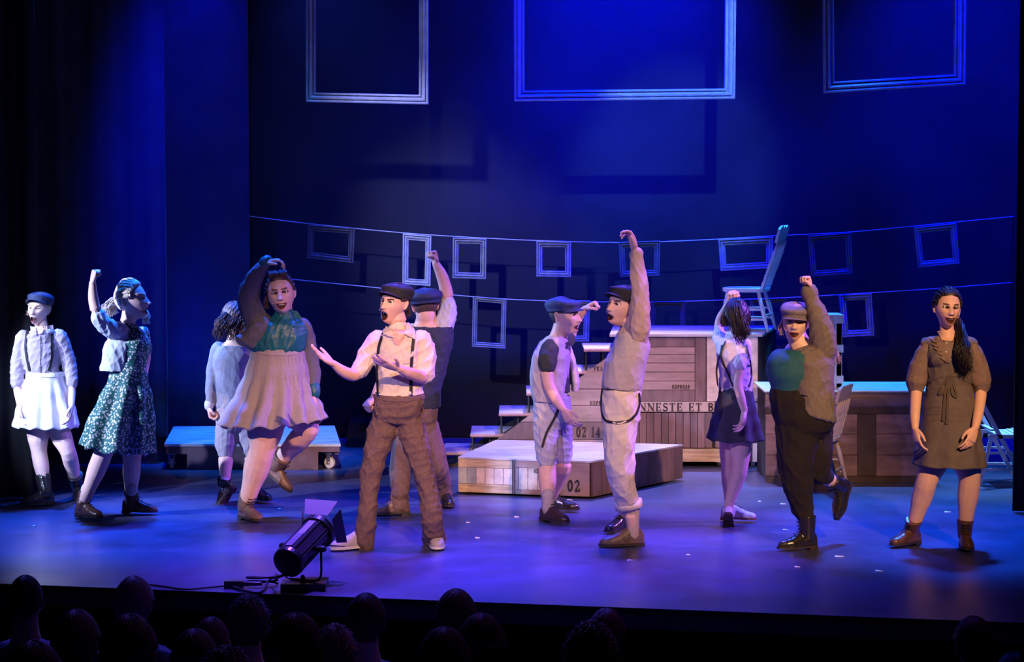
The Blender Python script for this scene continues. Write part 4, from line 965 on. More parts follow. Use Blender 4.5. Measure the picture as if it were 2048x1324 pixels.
f.ribbon('suspender', [(55, 662), (51, 690), (54, 715), (60, 742)], 5, black, ['blouse']); f.ribbon('suspender', [(104, 662), (103, 690), (104, 712), (98, 742)], 5, black, ['blouse'])
f.ribbon('placket', [(81, 672), (81, 745)], 1.6, mat('dark_seam', (.1, .09, .1), .8), ['blouse'], th=.002); buttons(f, [(81, 684), (81, 700), (81, 716), (81, 732)], ['blouse'], r=.004)
wsk = mat('white_cotton_skirt', (.80, .80, .82), .8, .05, 20, .3, 80, wr=0.008)
f.skirt('skirt', [(90, 745, 36, .10, 0), (90, 756, 38, .11, .1), (91, 790, 48, .15, .6), (92, 825, 58, .18, 1), (92, 853, 64, .20, 1.2, 0, -.02)], wsk, 13, .012, 5, hemwave=.006)
f.ribbon('waistband', [(54, 749), (90, 752), (126, 748)], 9, wsk, ['skirt'])
sh = f.shoe(G(92, 1012) + V((0, 0, .1)), -62, 0, f.p(79, 920), .93, .13, bootK, soleK, sr=1.2); sh = f.shoe(G(156, 1000) + V((0, 0, .1)), 20, 0, f.p(142, 920), .93, .13, bootK, soleK, sr=1.2)
hm = mat('ash_blonde_hair', (.36, .25, .15), .55, .3, 30, .4, 120, stretch=(1, 1, .3)); h = f.hair_cap(hm, .010, .060, capped=True)
for q in range(3): f.strand_lock(h, [f.hp(.07, -.02, -.01 - .01 * q), f.hp(.095, -.03, -.035), f.hp(.10, -.02, -.065)], 10, .006, .012, .008, 2, .0022, seed=q)
h.build('hair', hm, f.root, True); f.cap(mat('navy_cap_felt', (.025, .04, .09), .8, .2, 30), -.0, tilt=.28, zoff=.006, back=.012) if False else f.cap(mat('navy_cap_felt', (.025, .04, .09), .8, .2, 30), tilt=.30, zoff=.004, back=.014)

f.tuck() if 'f' in dir() else None
# ---- 2  floral dress
f = Fig('person in green floral dress and pale cropped jacket, fist raised, in profile', 250, 1034)
f.head(262, 600, 76, 76, 4, 0, opn=.45, fem=1, light=True); f.neck(256, 646, 15)
TD = [(256, 650, 14, .05), (262, 662, 27, .10), (266, 690, 34, .13), (262, 725, 31, .12), (256, 750, 34, .12), (248, 790, 42, .14), (246, 830, 42, .14), (246, 855, 30, .1)]
f.torso(f.body, TD, -.02)
f.limb(f.body, [(236, 657, 15, -.10), (212, 646, 14, -.16), (196, 632, 12.5, -.2), (187, 600, 11.5, -.18), (185, 566, 8, -.16)], -.003)
f.hand(f.p(185, 566, -.16), f.p(190, 538, -.17), (.8, .5, .1), 1, 'fist', .165)
f.limb(f.body, [(285, 665, 13, .16), (292, 705, 12, .2), (288, 745, 10, .1), (284, 775, 8, .0)], -.005); f.hand(f.p(284, 775, 0), f.p(285, 800, -.02), (-.8, .4, 0), 1, 'loose', .16)
k1 = ank(f, 166, 1037, .1); k2 = ank(f, 262, 1029, .1)
f.limb(f.body, leg_path((228, 850, -.05), (207, 905, -.12), k1, 30, 19, 10, 19)); f.limb(f.body, leg_path((262, 850, .05), (264, 922, .03), k2, 28, 18, 10, 18))
f.finish()
fl = bpy.data.materials.new('green_floral_cotton'); fl.use_nodes = True; N = fl.node_tree.nodes; L = fl.node_tree.links; b = N['Principled BSDF']; b.inputs['Roughness'].default_value = .75
tc = N.new('ShaderNodeTexCoord'); vo = N.new('ShaderNodeTexVoronoi'); vo.inputs['Scale'].default_value = 58; nz = N.new('ShaderNodeTexNoise'); nz.inputs['Scale'].default_value = 120; ad = N.new('ShaderNodeMath'); ad.operation = 'MULTIPLY_ADD'; ad.inputs[1].default_value = .45; rp = N.new('ShaderNodeValToRGB')
L.new(tc.outputs['Object'], vo.inputs['Vector']); L.new(tc.outputs['Object'], nz.inputs['Vector']); L.new(nz.outputs['Fac'], ad.inputs[0]); L.new(vo.outputs['Distance'], ad.inputs[2]); L.new(ad.outputs[0], rp.inputs[0]); L.new(rp.outputs[0], b.inputs['Base Color'])
e = rp.color_ramp.elements; e[0].position = .58; e[0].color = (.72, .68, .60, 1); e[1].position = .66; e[1].color = (.015, .12, .10, 1)
mb = MB(); f.torso(mb, TD[1:5], .004); mb.tube([f.p(257, 655, 0), f.p(262, 668, 0)], [.058, .09], 18); f.limb(mb, [(285, 666, 15, .14), (291, 700, 14, .17)])
f.cloth('dress_bodice', mb, fl, fold=.004, seed=21)
f.skirt('dress_skirt', [(257, 735, 33, .125, .0), (256, 760, 38, .14, .2), (250, 800, 49, .19, .7), (240, 850, 62, .24, 1), (234, 898, 68, .26, 1.2, 0, -.14)], fl, 9, .024, 8, hemwave=.01)
jk = mat('pale_grey_jacket', (.56, .60, .60), .85, .08, 20, .4, 160, wr=0.016)
mb = MB(); f.torso(mb, [(248, 653, 14, .09), (248, 668, 30, .125), (242, 695, 36, .15), (236, 722, 34, .145), (232, 741, 33, .145)]); f.limb(mb, [(240, 664, 21, -.07), (218, 656, 20, -.13), (200, 640, 18, -.17), (197, 632, 17, -.18)])
f.limb(mb, [(278, 668, 16, .14), (284, 690, 15, .18)])
jo = f.cloth('jacket', mb, jk, fold=.009, sc=.9, seed=22)
for xx, yy, leg, yw, kk in ((166, 1037, (180, 960), 52, 1), (262, 1029, (264, 960), 82, 1)):
    A = G(xx, yy) + V((0, 0, .1)); f.shoe(A, yw, 0, f.p(leg[0], leg[1]), .95, .085, bootB, soleK, laceM)
    mb = MB(); lg = (f.p(leg[0], leg[1]) - A).normalized(); mb.tube([A + lg * .05, A + lg * .12], [.042, .044], 16, True); mb.build('sock', sock, f.root, True)
hm = mat('blonde_hair', (.72, .58, .42), .5, .3, 30, .5, 120, stretch=(1, 1, .4)); h = f.hair_cap(hm, .014, .058, ears=True)
for q in range(6): f.strand_lock(h, [f.hp(.0, -.07, .03), f.hp(.02 * (q - 2.5), -.125, -.01), f.hp(.02 * (q - 2.5), -.155, -.05), f.hp(.02 * (q - 2.5), -.13, -.085)], 26, .012, .03, .012, 2.2, .0032, seed=q)
for q in range(3): f.strand_lock(h, [f.hp(-.05, -.05, .0), f.hp(-.10, .0, -.05), f.hp(-.10, .045, -.10), f.hp(-.09, .05, -.16)], 18, .01, .02, .014, 2.5, .003, seed=10 + q)
f.sweep(h, (0, -.10, .0), 15, 16, seed=200, r=.0028)
h.build('hair', hm, f.root, True)

f.tuck() if 'f' in dir() else None
# ---- 3  girl seen from behind, brown curls
f = Fig('person seen from behind with brown curls, grey cardigan and knee breeches', 470, 1002)
f.head(468, 640, 66, 200, -6, 0, opn=0, fem=1); f.neck(468, 678, 13)
TB = [(468, 680, 14, .05), (466, 690, 32, .09), (464, 715, 38, .12), (464, 750, 34, .11), (466, 785, 34, .11), (468, 815, 38, .13), (470, 845, 38, .13), (470, 865, 24, .1)]
f.torso(f.body, TB, -.015)
a = [(434, 698, 13, 0), (427, 735, 12, -.0), (423, 765, 11, -.03), (418, 812, 8, -.07)]; f.limb(f.body, a, -.004); f.limb(f.body, [(498, 698, 13, 0), (506, 735, 12, .03), (512, 765, 10, 0), (516, 805, 8, -.05)], -.004)
f.hand(f.p(418, 812, -.07), f.p(424, 848, -.07), (1, -.1, 0), 1, 'loose', .165); f.hand(f.p(516, 805, -.05), f.p(516, 840, -.05), (-1, -.1, 0), -1, 'relaxed', .165)
k1 = (450, 965, -.12); k2 = ank(f, 512, 1003, .1)
f.limb(f.body, leg_path((456, 850, 0), (452, 906, -.04), k1, 24, 15, 10, 15)); f.limb(f.body, leg_path((488, 850, 0), (502, 912, .0), k2, 24, 15, 10, 15))
f.finish()
cg = mat('grey_cardigan_knit', (.24, .24, .28), .9, .12, 30, .5, 220, wr=0.01)
mb = MB(); f.torso(mb, TB[1:6], .004); f.limb(mb, [(437, 698, 16, 0), (427, 735, 14.5, 0), (423, 765, 13, -.03), (420, 805, 10, -.06)]); f.limb(mb, [(496, 698, 16, 0), (506, 735, 14.5, .03), (512, 765, 13, 0), (516, 795, 10, -.04)])
f.cloth('cardigan', mb, cg, fold=.005, seed=31)
mb = MB(); mb.tube([f.p(419, 806, -.06), f.p(418, 812, -.065)], [.037, .036], 14, True); mb.build('cuff', mat('pale_shirt_cuff', (.6, .6, .66), .8), f.root, True)
br = mat('grey_breeches', (.36, .31, .32), .85, .1, 20, .4, 140, wr=0.014)
mb = MB(); f.torso(mb, [(467, 795, 35, .12), (468, 820, 38, .135), (469, 840, 37, .13)], taper=True); f.limb(mb, [(455, 842, 25, 0), (452, 880, 24, -.02), (452, 902, 20, -.03)]); f.limb(mb, [(488, 845, 24, 0), (498, 880, 22, 0), (503, 900, 19, 0)])
f.cloth('breeches', mb, br, fold=.007, seed=32)
f.shoe(f.p(448, 972, -.14), 235, -52, f.p(450, 930), .93, .07, bootK, soleK); f.shoe(G(512, 1003) + V((0, 0, .1)), 40, 0, f.p(506, 940), .93, .07, bootK, soleK)
mb = MB(); mb.tube([f.p(450, 945, -.08), f.p(449, 962, -.12)], [.040, .041], 14, True); mb.build('sock', mat('white_sock', (.7, .7, .72), .9), f.root, True)
hm = mat('dark_brown_hair', (.10, .045, .03), .5, .4, 30, .5, 120); h = f.hair_cap(hm, .018, .05, ears=False, curl=.3)
for q in range(9):
    xx = (q - 4) * .02; f.strand_lock(h, [f.hp(xx, -.06, .05), f.hp(xx * 1.6, -.105, .0), f.hp(xx * 2.0, -.11, -.07), f.hp(xx * 1.9 + .01, -.09, -.15)], 22, .012, .022, .013, 2.6, .003, seed=q + 30)
h.build('hair', hm, f.root, True)

f.tuck() if 'f' in dir() else None
# ---- 4  woman in teal blouse and knit skirt
f = Fig('person in teal blouse, open grey cardigan and flared knit skirt, knee lifted', 500, 1040)
f.head(562, 588, 80, 2, 2, -8, opn=.5, fem=1, fat=.6, frown=.3, mw=.027, smile=1); f.neck(566, 632, 19)
TT = [(566, 636, 20, .07), (564, 648, 42, .11), (560, 672, 56, .16), (556, 692, 57, .16), (556, 704, 52, .15), (553, 735, 62, .18), (552, 775, 68, .2), (556, 815, 66, .19), (560, 845, 36, .14)]
f.torso(f.body, TT, -.02)
f.limb(f.body, [(522, 655, 24, 0), (505, 622, 23, -.03), (500, 590, 22, -.05), (512, 555, 17, -.08), (533, 525, 10, -.1)], -.008)
f.hand(f.p(533, 525, -.1), f.p(563, 518, -.14), (.1, .0, -1), -1, 'claw', .17)
f.limb(f.body, [(606, 660, 20, 0), (618, 705, 19, .06), (624, 740, 16, .05), (627, 790, 10, -.02)], -.007)
f.hand(f.p(627, 790, -.02), f.p(633, 822, -.05), (-.9, -.1, 0), -1, 'loose', .17)
k1 = ank(f, 491, 1040, .1); k2 = (556, 925, .18)
f.limb(f.body, leg_path((535, 830, -.05), (524, 900, -.08), k1, 42, 26, 13, 27)); f.limb(f.body, [(580, 815, 34, 0), (606, 842, 27, .0), (616, 856, 23, .0), (597, 880, 23, .06), (574, 905, 18, .12), (558, 924, 13, .16)])
f.finish()
teal = mat('teal_satin_blouse', (.008, .12, .14), .45, .15, 12, .3, 60, wr=0.02); kn = mat('grey_taupe_knit', (.34, .29, .30), .9, .08, 60, .5, 260, wr=0.008); cd4 = mat('dark_grey_cardigan', (.12, .115, .14), .92, .15, 40, .5, 220, wr=0.012)
mb = MB(); f.torso(mb, [(568, 638, 30, .10), (565, 650, 48, .135)] + TT[2:5], .008); mb.tube([f.p(568, 634, .0), f.p(566, 650, 0)], [.082, .13], 20)
bo = f.cloth('blouse', mb, teal, fold=.010, sc=1.0, seed=41)
patch(f, 'collar', [(582, 620), (594, 622), (606, 640), (592, 646)], ['blouse', 'body'], teal)
buttons(f, [(588, 644), (586, 658), (584, 672)], ['blouse'], bo, .005)
f.skirt('skirt', [(556, 698, 51, .155, 0), (555, 712, 55, .165, .05), (553, 745, 63, .20, .15), (550, 785, 76, .25, .6), (545, 820, 92, .30, 1.2, -.02, .03), (541, 846, 102, .33, 1.7, -.03, .05)], kn, 15, .020, 12, hemwave=.010, th=.006)
f.ribbon('waistband', [(506, 700), (530, 705), (556, 706), (585, 705), (606, 700)], 12, kn, ['skirt'])
for x in range(514, 606, 7):      # knit ribs in the upper skirt
    f.ribbon('knit_rib', [(x, 712), (x + (x - 556) * .10, 745), (x + (x - 556) * .22, 775)], 1.6, kn, ['skirt'], th=.003, lift=.001, sub=3)
mb = MB()
f.limb(mb, [(524, 655, 27, 0), (504, 622, 25, -.03), (498, 590, 23.5, -.05), (511, 553, 18.5, -.08), (530, 527, 12.5, -.1)])
f.torso(mb, [(528, 634, 14, .10), (520, 650, 26, .13, -.02), (512, 668, 30, .13, -.03), (498, 684, 26, .10, -.05, -.6), (486, 692, 14, .06, -.05, -.6)])
f.limb(mb, [(604, 655, 22, .02), (618, 705, 21, .07), (624, 740, 18, .06), (627, 774, 13.5, .0)]); f.torso(mb, [(598, 640, 10, .08, .06), (606, 668, 20, .12, .08), (610, 700, 16, .12, .1), (608, 720, 12, .1, .1)])
f.torso(mb, [(562, 640, 36, .06, .11), (560, 680, 56, .07, .13), (560, 715, 54, .06, .14)])
f.cloth('cardigan', mb, cd4, fold=.010, sc=1.1, seed=42)
for pth in ([(530, 525, 12.5, -.1), (534, 521, 11.5, -.1)], [(627, 774, 13.8, 0), (628, 786, 13, -.02)]):
    mb = MB(); f.limb(mb, pth, sub=2); mb.build('cuff', teal, f.root, True)
f.shoe(G(491, 1040) + V((0, 0, .1)), 38, 0, f.p(505, 960), 1.0, .10, bootT, soleK, laceM, sr=1.28); f.shoe(f.p(553, 930, .17), 70, -38, f.p(575, 903, .1), 1.0, .09, bootT, soleK, laceM, sr=1.28)
hm = mat('brunette_hair', (.07, .035, .035), .5, .4, 30, .5, 120); h = f.hair_cap(hm, .013, .060, curl=.12)
f.sweep(h, (.02, -.09, .02), 15, 18, seed=220, r=.0026)
for q in range(7): f.strand_lock(h, [f.hp(-.045 + .015 * q, .055, .09), f.hp(-.045 + .015 * q, .062, .118), f.hp(-.045 + .015 * q, .03, .135), f.hp(-.04 + .012 * q, -.02, .118)], 20, .007, .012, .004, 1, .0026, seed=50 + q)
for q in range(2): f.strand_lock(h, [f.hp(.07, -.02, .02), f.hp(.092, .0, -.03), f.hp(.098, .01, -.08)], 14, .008, .015, .010, 2, .0026, seed=60 + q)
h.build('hair', hm, f.root, True); f.mic(1)

f.tuck() if 'f' in dir() else None
# ---- 6  man behind, back turned
f = Fig('person with back turned in navy cap and dark waistcoat, fist raised behind the singer', 832, 1022)
f.head(850, 612, 74, 190, -4, 4, opn=0); f.neck(852, 642, 20)
T6 = [(856, 640, 22, .07), (860, 652, 44, .11), (864, 680, 42, .13), (858, 730, 36, .125), (846, 775, 36, .12), (838, 815, 42, .13), (834, 850, 42, .13), (834, 870, 26, .1)]
f.torso(f.body, T6, -.015)
f.limb(f.body, [(888, 655, 18, 0), (893, 622, 16, 0), (894, 592, 14.5, .02), (885, 555, 13, .0), (872, 528, 9, -.02)], -.003)
f.hand(f.p(872, 528, -.02), f.p(864, 500, -.03), (-.7, -.7, .1), 1, 'fist', .18)
f.limb(f.body, [(822, 665, 17, .0), (785, 720, 14, -.02), (765, 760, 12, -.08), (748, 795, 9, -.14)], -.003); f.hand(f.p(748, 795, -.14), f.p(738, 806, -.17), (.3, .4, -.8), 1, 'fist', .18)
k1 = ank(f, 800, 1030, .1); k2 = ank(f, 890, 1010, .1)
L1 = leg_path((818, 855, 0), (800, 935, -.02), k1, 27, 20, 12, 19); L2 = leg_path((850, 855, 0), (874, 930, .04), k2, 27, 20, 12, 19); f.limb(f.body, L1, -.01); f.limb(f.body, L2, -.01)
f.finish()
vs6 = mat('navy_waistcoat', (.02, .028, .06), .8, .2, 20, .4, 140, wr=0.01); sh6 = mat('pale_blue_shirt', (.55, .60, .66), .8, .08, 20, .4, 120, wr=0.02); tr6 = mat('brown_wool_trousers', (.16, .10, .085), .9, .15, 40, .4, 200, wr=0.014)
mb = MB(); f.torso(mb, T6[1:6], .008); f.cloth('waistcoat', mb, vs6, fold=.006, seed=61)
mb = MB(); f.limb(mb, [(880, 668, 22, 0), (890, 645, 22, 0), (896, 620, 19, .01), (895, 606, 17.5, .015)]); f.limb(mb, [(826, 665, 20, 0), (806, 695, 19, 0), (796, 712, 17, 0)]); f.cloth('shirt_sleeves', mb, sh6, fold=.010, sc=.7, seed=62)
mb = MB(); mb.tube([f.p(853, 638, .02), f.p(855, 650, .02)], [.068, .085], 22, False); mb.build('collar', mat('cream_collar', (.6, .5, .42), .8), f.root, True)
mb = MB(); f.torso(mb, [(845, 785, 34, .11), (838, 815, 41, .13), (835, 838, 41, .13)], taper=True); f.limb(mb, [(q[0], q[1], max(q[2], 17) + 3, q[3]) for q in L1[:-1]] + [(797, 1010, 20, k1[2])]); f.limb(mb, [(q[0], q[1], max(q[2], 15) + 3, q[3]) for q in L2[:-1]] + [(888, 990, 18, k2[2])])
f.cloth('trousers', mb, tr6, fold=.008, seed=63)
f.shoe(G(800, 1030) + V((0, 0, .1)), -78, 0, None, 1.05, .05, bootT, soleK, laceM); f.shoe(G(890, 1010) + V((0, 0, .1)), 12, 0, None, 1.02, .05, bootK, soleK)  # right shoe of the pair is darker: shade put into its leather colour
hm = mat('short_brown_hair', (.09, .06, .045), .6, .3, 60); f.hair_cap(hm, .004, .06, nape=-.075, capped=True).build('hair', hm, f.root, True)
f.cap(mat('navy_blue_cap', (.02, .035, .10), .75, .2, 20), tilt=.02, puff=1.1, rx=.098, ry=.118, zoff=-.012, back=.01, name='newsboy_cap')

f.tuck() if 'f' in dir() else None
# ---- 5  singing man, centre
f = Fig('person singing at centre in cream shirt, suspenders and brown flared trousers, arms out', 795, 1098)
f.head(789, 606, 76, -34, 2, 5, opn=.95, frown=1, mw=.022); f.neck(797, 652, 19)
T5 = [(797, 655, 20, .06), (797, 667, 45, .10), (797, 700, 49, .125), (798, 740, 47, .12), (799, 775, 46, .115), (797, 800, 48, .12), (795, 830, 50, .125), (794, 843, 36, .10)]
f.torso(f.body, T5, -.016)
f.limb(f.body, [(752, 678, 18, 0), (728, 715, 16, .0), (713, 748, 14.5, -.05), (690, 745, 13, -.14), (666, 727, 8.5, -.22)], -.003)
f.hand(f.p(666, 727, -.22), f.p(630, 705, -.3), (-.1, -.55, .85), 1, 'open', .185, .6)
f.limb(f.body, [(848, 682, 18, 0), (854, 720, 16, .0), (848, 753, 14.5, -.06), (822, 747, 13, -.2), (797, 737, 8.5, -.3)], -.003)
f.hand(f.p(797, 737, -.3), f.p(755, 722, -.36), (-.1, .4, .9), -1, 'open', .185, .8)
k1 = ank(f, 722, 1098, .1); k2 = ank(f, 873, 1092, .1)
f.limb(f.body, leg_path((772, 850, 0), (745, 925, -.02), k1, 30, 22, 12, 21), -.012); f.limb(f.body, leg_path((818, 850, 0), (842, 928, -.02), k2, 30, 22, 12, 21), -.012)
f.finish()
sh5 = mat('cream_shirt_cotton', (.72, .62, .50), .8, .05, 20, .35, 120, wr=0.018); tr5 = mat('brown_corduroy', (.15, .088, .075), .9, .18, 60, .4, 220, wr=0.02)
mb = MB(); f.torso(mb, T5[1:5] + [(799, 792, 50, .125)], .002); mb.tube([f.p(797, 660, .01), f.p(797, 672, 0)], [.075, .13], 20)
f.limb(mb, [(756, 680, 23, 0), (738, 705, 22, 0), (724, 732, 20.5, -.02), (719, 741, 19.5, -.03)]); f.limb(mb, [(842, 680, 23, 0), (852, 708, 22, 0), (852, 738, 20, -.03), (850, 750, 19, -.04)])
f.cloth('shirt', mb, sh5, fold=.011, sc=.95, seed=51)
patch(f, 'skin_neckline', [(780, 660), (812, 664), (796, 693), (789, 688)], ['shirt'], f.skin, f.bodyo, .004, .002)
patch(f, 'collar', [(772, 652), (782, 659), (790, 676), (766, 668)], ['shirt', 'body'], sh5, None, .008, .005); patch(f, 'collar', [(813, 646), (828, 656), (830, 680), (808, 668)], ['shirt', 'body'], sh5, None, .008, .005)
f.ribbon('placket', [(794, 690), (793, 735), (792, 785)], 7, sh5, ['shirt'], th=.002, lift=.002); buttons(f, [(793, 705), (793, 725), (792, 746), (792, 766)], ['shirt'], r=.004)
patch(f, 'chest_pocket', [(806, 702), (832, 700), (832, 726), (806, 728)], ['shirt'], sh5, None, .002, .003)
for L_ in ([(767, 667), (758, 695), (755, 740), (757, 790)], [(829, 660), (824, 700), (821, 745), (822, 793)]): f.ribbon('suspender', L_, 6.5, black, ['shirt'])
for x, y in ((757, 791), (821, 794)): patch(f, 'suspender_clip', [(x - 4, y - 6), (x + 4, y - 6), (x + 4, y + 4), (x - 4, y + 4)], ['shirt'], mat('chrome_clip', (.7, .7, .7), .25, metal=1), None, .006, .004, 3, 3)
mb = MB(); f.torso(mb, [(798, 787, 51, .125), (797, 805, 52, .13), (795, 828, 51, .13)], 0, taper=True)
f.limb(mb, [(772, 832, 29, 0), (764, 862, 31, 0), (756, 890, 29, -.01), (745, 930, 25, -.02), (738, 985, 21, -.02), (733, 1040, 22, -.03), (729, 1084, 24, k1[2])]); f.limb(mb, [(816, 832, 29, 0), (824, 862, 31, 0), (832, 890, 29, -.01), (843, 930, 25, -.02), (856, 985, 22, -.02), (864, 1040, 24, -.03), (869, 1083, 26, k2[2])])
to = f.cloth('trousers', mb, tr5, fold=.013, sc=1.15, seed=52)
f.ribbon('waistband', [(748, 792), (772, 797), (798, 799), (825, 797), (850, 791)], 10, tr5, ['trousers'], to, .002, .004)
for x in (762, 784, 812, 836): f.ribbon('belt_loop', [(x, 790), (x, 805)], 3, tr5, ['trousers'], to, .006, .003, 3)
f.ribbon('fly', [(797, 800), (795, 845)], 2.5, tr5, ['trousers'], to, .003, .002)
patch(f, 'pocket_edge', [(756, 802), (763, 802), (757, 832), (752, 830)], ['trousers'], tr5, to, .002, .003); patch(f, 'pocket_edge', [(840, 802), (847, 802), (849, 830), (844, 832)], ['trousers'], tr5, to, .002, .003)
wsh = mat('grey_canvas_shoe', (.42, .38, .34), .8, .1, 30, .4, 200); wso = mat('white_rubber_sole', (.75, .72, .68), .5)
f.shoe(G(722, 1098) + V((0, 0, .1)), -62, 0, None, 1.05, 0, wsh, wso); f.shoe(G(873, 1092) + V((0, 0, .1)), 4, 0, None, 1.05, 0, wsh, wso)
hm = mat('dark_wavy_hair', (.04, .025, .02), .5, .3, 40, .5, 120); h = f.hair_cap(hm, .013, .055, nape=-.085, curl=.25, side=.008, capped=True)
for q in range(4): f.strand_lock(h, [f.hp(-.05 + .03 * q, -.07, .0), f.hp(-.05 + .03 * q, -.088, -.05), f.hp(-.05 + .03 * q, -.08, -.09)], 14, .01, .016, .007, 2, .003, seed=70 + q)
h.build('hair', hm, f.root, True); f.cap(mat('black_flat_cap', (.015, .016, .022), .8, .3, 30), tilt=.22, zoff=.006, back=.016, brimL=.045); f.mic(1)

f.tuck() if 'f' in dir() else None
# ---- 7  man in knee shorts
f = Fig('person in blue-lit flat cap, cream waistcoat over green T-shirt and knee shorts', 1105, 1036)
f.head(1128, 631, 72, 64, -2, 0, opn=.55, frown=1); f.neck(1118, 672, 17)
T7 = [(1118, 668, 18, .06), (1112, 682, 30, .12), (1106, 710, 36, .15), (1104, 745, 36, .145), (1105, 785, 36, .13), (1104, 815, 38, .14), (1104, 845, 38, .14), (1106, 865, 28, .11)]
f.torso(f.body, T7, -.018)
f.limb(f.body, [(1100, 696, 17, -.12), (1094, 728, 16, -.16), (1096, 764, 13.5, -.18), (1110, 795, 12.5, -.22), (1126, 818, 8.5, -.26)], -.003)
f.hand(f.p(1126, 818, -.26), f.p(1143, 848, -.28), (.75, .5, -.2), 1, 'relaxed', .18, .5)
f.limb(f.body, [(1122, 690, 16, .14), (1138, 676, 14, .2), (1144, 655, 13, .22), (1155, 635, 12, .2), (1170, 618, 8.5, .18)], -.003)
f.hand(f.p(1170, 618, .18), f.p(1190, 606, .16), (.4, -.3, -.9), -1, 'fist', .18)
k1 = ank(f, 1096, 1044, .1); k2 = ank(f, 1103, 1023, .1)
f.limb(f.body, leg_path((1094, 850, -.05), (1094, 930, -.08), k1, 26, 18, 11, 19)); f.limb(f.body, leg_path((1118, 850, .06), (1126, 928, .06), k2, 26, 18, 11, 18))
f.finish()
vst = mat('cream_waistcoat', (.58, .52, .46), .85, .1, 16, .4, 140, wr=0.014); gt = mat('olive_tshirt', (.045, .055, .04), .85, .15, 30, .3, 140, wr=0.012); st7 = mat('pale_grey_shorts', (.46, .46, .50), .85, .08, 20, .4, 140, wr=0.016)
mb = MB(); f.torso(mb, T7[1:5], .0); f.limb(mb, [(1102, 697, 21, -.1), (1096, 715, 20, -.14), (1095, 729, 19, -.16)]); f.limb(mb, [(1120, 692, 19, .13), (1136, 679, 17, .18)]); f.cloth('tshirt', mb, gt, fold=.004, seed=71)
mb = MB(); f.torso(mb, [(1112, 672, 18, .12), (1107, 690, 33, .15), (1103, 715, 40, .175), (1099, 750, 40, .175), (1098, 780, 38, .165), (1099, 802, 34, .155)]); vo_ = f.cloth('waistcoat', mb, vst, fold=.006, seed=72)
mb = MB(); f.torso(mb, [(1130, 684, 8, .08, .05), (1141, 715, 10, .12, .08), (1149, 755, 10, .12, .08), (1150, 782, 7, .10, .08)]); f.cloth('waistcoat_front', mb, vst, fold=.005, seed=73)
mb = MB(); f.limb(mb, [(1101, 701, 19, -.12), (1096, 716, 19.5, -.16), (1095, 729, 19.5, -.17)]); f.cloth('tshirt_sleeve', mb, gt, voxel=.007, fold=.004, seed=74)
mb = MB(); f.torso(mb, [(1104, 790, 37, .14), (1104, 815, 40, .15), (1104, 838, 39, .145)], taper=True); f.limb(mb, [(1094, 842, 29, -.05), (1093, 885, 26, -.07), (1094, 918, 22, -.08)]); f.limb(mb, [(1120, 845, 27, .06), (1124, 885, 24, .06), (1126, 915, 20, .06)])
so = f.cloth('knee_shorts', mb, st7, fold=.010, seed=75)
f.ribbon('suspender', [(1118, 815), (1108, 838), (1094, 862), (1084, 895)], 5, black, ['knee_shorts']); f.ribbon('shirt_string', [(1098, 800), (1094, 812), (1096, 826)], 1.5, mat('pale_string', (.7, .68, .62), .8), ['knee_shorts'])
bks = mat('dark_brown_shoe', (.05, .028, .025), .3, spec=.6)
f.shoe(G(1096, 1044) + V((0, 0, .1)), 42, 0, None, 1.0, 0, bks, soleK, laceM); f.shoe(G(1103, 1023) + V((0, 0, .1)), 78, 0, None, 1.0, 0, bootK, soleK, laceM)
for kk in (k1, k2):
    for j in range(3):
        A = P(kk[0], kk[1], f.Y + kk[2]); mb = MB(); mb.tube([A + V((0, 0, -.015 + .035 * j)), A + V((0, 0, .02 + .035 * j))], [.043, .045], 16, True); mb.build('sock' if j == 0 else 'sock_roll', sock, f.root, True)
hm = mat('short_black_hair', (.03, .022, .02), .6, .3, 60); f.hair_cap(hm, .004, .06, nape=-.07, capped=True).build('hair', hm, f.root, True)
f.cap(mat('slate_blue_cap', (.04, .06, .13), .75, .2, 30), tilt=.10, zoff=.002, brimL=.04, back=.006, puff=1.03); f.mic(1)

f.tuck() if 'f' in dir() else None
# ---- 8  man in sweater vest
f = Fig('person in tan shirt, grey knit vest and cream cuffed trousers, one arm straight up', 1258, 1093)
f.head(1245, 611, 78, -46, 4, 6, opn=.65, frown=.4, mw=.022); f.neck(1259, 652, 18)
T8 = [(1262, 648, 20, .07), (1264, 664, 32, .12), (1262, 690, 38, .15), (1252, 725, 41, .16), (1246, 760, 41, .15), (1242, 790, 39, .14), (1241, 825, 39, .145), (1241, 850, 30, .12)]
f.torso(f.body, T8, -.018)
f.limb(f.body, [(1275, 672, 20, -.08), (1277, 630, 18, -.1), (1277, 590, 16, -.08), (1275, 545, 14, -.05), (1270, 502, 9, -.02)], -.004)
f.hand(f.p(1270, 502, -.02), f.p(1262, 468, -.03), (-.85, -.4, 0), 1, 'claw', .185)
f.limb(f.body, [(1248, 672, 16, .15), (1240, 715, 15, .2), (1236, 755, 12, .2), (1232, 800, 8, .12)], -.004); f.hand(f.p(1232, 800, .12), f.p(1228, 830, .1), (.8, 0, 0), 1, 'relaxed', .18)
k1 = ank(f, 1266, 1092, .1); k2 = ank(f, 1249, 1062, .1)
f.limb(f.body, leg_path((1240, 850, -.06), (1240, 915, -.08), k1, 28, 20, 12, 19), -.006); f.limb(f.body, leg_path((1248, 850, .06), (1244, 920, .1), k2, 28, 20, 12, 19), -.008)
f.finish()
sw = mat('grey_knit_vest', (.46, .41, .38), .9, .08, 60, .5, 260, wr=0.012); ts = mat('tan_shirt', (.46, .34, .27), .85, .06, 20, .35, 120, wr=0.02); ct = mat('cream_trousers', (.72, .64, .50), .85, .06, 20, .35, 120, wr=0.02)
